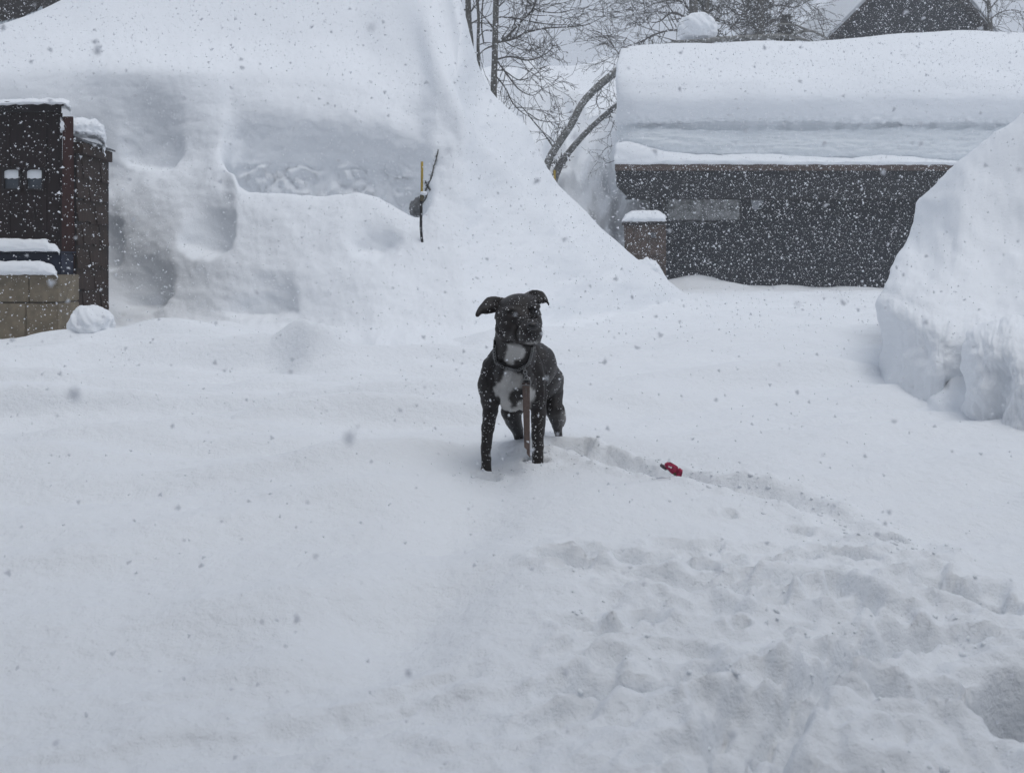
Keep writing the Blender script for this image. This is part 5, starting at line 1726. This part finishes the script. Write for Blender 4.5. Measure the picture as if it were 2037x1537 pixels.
# ------------------------------------------------------------------ red-pink fabric thing in the track
def toy():
    gx, gy = GP(1336, 948)
    z = gz(gx, gy)
    d = gy - 0.13
    q = lambda zx, zy, e=0: P(1336 + (zx - 925) / 14.5, 943 + (zy - 790) / 14.5, d + e) + Vector((0, 0, 0.012))
    t = empty('dog_boot', (gx, gy, z), 'crumpled red-pink fabric boot lying in the paw track', 'boot')
    def slab(name, prof, e0, e1, mat, bump=0.003):
        bm = bmesh.new()
        a = [bm.verts.new(q(x, y, e0)) for x, y in prof]
        c = [bm.verts.new(q(x, y, e1)) for x, y in prof]
        n = len(prof)
        bm.faces.new(a); bm.faces.new(c[::-1])
        for i in range(n):
            bm.faces.new((a[i], a[(i + 1) % n], c[(i + 1) % n], c[i]))
        bmesh.ops.recalc_face_normals(bm, faces=bm.faces[:])
        bmesh.ops.bevel(bm, geom=bm.edges[:], offset=0.004, segments=2, affect='EDGES')
        bmesh.ops.triangulate(bm, faces=bm.faces[:])
        bmesh.ops.subdivide_edges(bm, edges=[e for e in bm.edges if e.calc_length() > 0.008], cuts=1)
        co_ = np.array([v.co[:] for v in bm.verts])
        dn = fbm(co_[:, 0] * 90, co_[:, 2] * 90, 3, 701) * bump
        for v, k in zip(bm.verts, dn):
            v.co.y += float(k)
        return link(name, bm_mesh(name, bm, True), mat, t)
    slab('upper', [(700, 600), (760, 540), (850, 515), (1000, 590), (1140, 690), (1120, 820), (1060, 900), (960, 900), (860, 820), (800, 720), (720, 680)], -0.018, 0.016, M['pink'], 0.005)
    slab('toe', [(1110, 700), (1220, 715), (1255, 800), (1215, 900), (1190, 1000), (1120, 1075), (1060, 1020), (1040, 920), (1085, 830)], -0.026, 0.012, M['pink'], 0.004)
    slab('lining', [(960, 850), (1000, 810), (1060, 820), (1065, 890), (1030, 960), (970, 920)], -0.024, 0.0, M['olive'])
    slab('strap', [(560, 630), (600, 560), (680, 570), (700, 640), (830, 740), (800, 780), (690, 740)], -0.010, 0.010, M['grey_cloth'])
    o = slab('opening', [(930, 650), (985, 655), (990, 700), (940, 730)], -0.0225, -0.015, M['black'], 0)
    o = slab('snow_speck', [(880, 670), (915, 655), (945, 690), (915, 720), (885, 705)], -0.026, -0.018, M['flake'], 0)
toy()

# crumbs of broken snow round the paws, along the track and over the churned patch
def crumbs():
    bm = bmesh.new()
    bmesh.ops.create_icosphere(bm, subdivisions=1, radius=1)
    bv = np.array([v.co[:] for v in bm.verts]); bf = np.array([[v.index for v in f.verts] for f in bm.faces])
    bm.free()
    pts = []
    for px, py, n, sp in ((967, 938, 60, .07), (1070, 921, 60, .07), (1042, 903, 30, .06), (1118, 895, 60, .10), (1336, 955, 30, .09)):
        gx, gy = GP(px, py)
        pts.append(np.stack([gx + rng.normal(0, sp, n), gy + rng.normal(0, sp, n)], 1))
    for _ in range(380):
        i = rng.integers(0, len(TRACK) - 1); t = rng.random()
        pts.append(np.array([[TRACK[i][0] * (1 - t) + TRACK[i + 1][0] * t + rng.normal(0, .09), TRACK[i][1] * (1 - t) + TRACK[i + 1][1] * t + rng.normal(0, .09)]]))
    c = rng.random((2600, 2)) * np.array([3.2, 2.2]) + np.array([0.0, 1.2])
    m = in_poly(c[:, 0], c[:, 1], DIST) & (noise2(c[:, 0] * 4, c[:, 1] * 4, 92) > 0.0)
    pts.append(c[m])
    p = np.concatenate(pts)
    sz = np.clip(rng.lognormal(math.log(0.003), 0.5, len(p)), 0.0012, 0.0075)
    z = ground_h(p[:, 0], p[:, 1]) + sz * 0.25
    V = bv[None] * sz[:, None, None] * (1 + 0.9 * (rng.random((len(p), len(bv), 1)) - 0.5)) * np.array([1.15, 1, 0.8])
    V = V + np.stack([p[:, 0], p[:, 1], z], 1)[:, None]
    Fc = bf[None] + (np.arange(len(p)) * len(bv))[:, None, None]
    o = link('snow_crumbs', np_mesh('snow_crumbs', V.reshape(-1, 3), Fc.reshape(-1, 3), True), M['snow_bank'])
    tag(o, 'loose crumbs of snow scattered round the paws and over the churned snow', 'snow crumbs', kind='stuff')
crumbs()

# ------------------------------------------------------------------ falling snow
def falling_snow():
    def pop(dens, ymax):
        yy = np.linspace(0.3, ymax, 400)
        area = (1.5 * yy + 2.4) * (0.4 * yy + 1.3)
        cdf = np.cumsum(area) * (yy[1] - yy[0])
        n = int(cdf[-1] * dens)
        Y = np.interp(rng.random(n) * cdf[-1], cdf, yy)
        return (rng.random(n) - 0.5) * (1.5 * Y + 2.4), Y, rng.random(n) * (0.4 * Y + 1.3)
    a_, b_, c_ = pop(115, 12.5), pop(46, 23.5), pop(260, 1.3)
    X, Y, Z = [np.concatenate(q) for q in zip(a_, b_, c_)]
    n1, n2, n3 = len(a_[0]), len(b_[0]), len(c_[0])
    size = np.concatenate([np.clip(rng.lognormal(math.log(0.0021), 0.35, n1), 0.001, 0.006),
                           np.clip(rng.lognormal(math.log(0.0056), 0.42, n2), 0.0025, 0.017),
                           np.clip(rng.lognormal(math.log(0.0024), 0.3, n3), 0.0015, 0.0042)])     # half-size
    size = np.where(Y < 7, np.minimum(size, 0.0032 + 0.0004 * Y), size)
    keep = (Z > 0.12) & ((Y > 0.8) | (rng.random(n1 + n2 + n3) < 0.5))
    X, Y, Z, size = X[keep], Y[keep], Z[keep], size[keep]
    def scatter(idx, base_v, base_f, jit):
        m = len(idx)
        nv, nf = len(base_v), len(base_f)
        V = np.tile(np.array(base_v, float), (m, 1, 1)) * size[idx][:, None, None]
        V = V * (1 + jit * (rng.random((m, nv, 1)) - 0.5) * 2)
        # random rotation
        q = rng.normal(size=(m, 4)); q /= np.linalg.norm(q, axis=1, keepdims=True)
        a, b, c, d = q.T
        Rm = np.stack([1 - 2 * (c * c + d * d), 2 * (b * c - a * d), 2 * (b * d + a * c),
                       2 * (b * c + a * d), 1 - 2 * (b * b + d * d), 2 * (c * d - a * b),
                       2 * (b * d - a * c), 2 * (c * d + a * b), 1 - 2 * (b * b + c * c)], 1).reshape(m, 3, 3)
        V = np.einsum('mij,mvj->mvi', Rm, V)
        V += np.stack([X[idx], Y[idx], Z[idx]], 1)[:, None, :]
        Fc = np.array(base_f)[None] + (np.arange(m) * nv)[:, None, None]
        return V.reshape(-1, 3), Fc.reshape(-1, 3)
    tetra_v = [(1, 1, .7), (-1, -1, .7), (-1, 1, -.7), (1, -1, -.7)]
    tetra_v = [tuple(0.75 * c_ for c_ in v) for v in tetra_v]
    tetra_f = [(0, 1, 2), (0, 3, 1), (0, 2, 3), (1, 3, 2)]
    bm = bmesh.new()
    bmesh.ops.create_icosphere(bm, subdivisions=2, radius=0.55)
    r = bmesh.ops.create_icosphere(bm, subdivisions=1, radius=0.4)
    for v in r['verts']: v.co += Vector((0.6, 0.2, 0.25))
    r = bmesh.ops.create_icosphere(bm, subdivisions=1, radius=0.38)
    for v in r['verts']: v.co += Vector((-0.35, -0.15, 0.6))
    r = bmesh.ops.create_icosphere(bm, subdivisions=1, radius=0.3)
    for v in r['verts']: v.co += Vector((-0.5, 0.3, -0.45))
    bm.verts.index_update()
    nv_ = [v.co[:] for v in bm.verts]
    nf_ = [[v.index for v in f.verts] for f in bm.faces]
    bm.free()
    near = np.where(Y < 4.5)[0]
    far = np.where(Y >= 4.5)[0]
    v1, f1 = scatter(near, nv_, nf_, 0.35)
    v2, f2 = scatter(far, tetra_v, tetra_f, 0.35)
    V = np.concatenate([v1, v2]); Fc = np.concatenate([f1, f2 + len(v1)])
    o = link('falling_snow', np_mesh('falling_snow', V, Fc, False), M['falling'])
    tag(o, kind='stuff')
    o['label'] = 'snowflakes falling through the air over the whole yard'
    o['category'] = 'snowfall'
falling_snow()

# ------------------------------------------------------------------ haze
bm = bmesh.new()
r = bmesh.ops.create_cube(bm, size=1)
for v in r['verts']:
    v.co = Vector((v.co.x * 860, (v.co.y * 720) + 55, -1.6 + (v.co.z + .5) * 50))
hz = link('haze', bm_mesh('haze', bm), None)
tag(hz, kind='stuff')
m = bpy.data.materials.new('haze_air')
m.use_nodes = True
nt = m.node_tree
nt.nodes.remove(nt.nodes['Principled BSDF'])
pv = nt.nodes.new('ShaderNodeVolumePrincipled')
pv.inputs['Color'].default_value = (0.95, 0.965, 0.985, 1)
pv.inputs['Density'].default_value = 0.0032
nt.links.new(pv.outputs[0], nt.nodes['Material Output'].inputs['Volume'])
hz.data.materials.append(m)
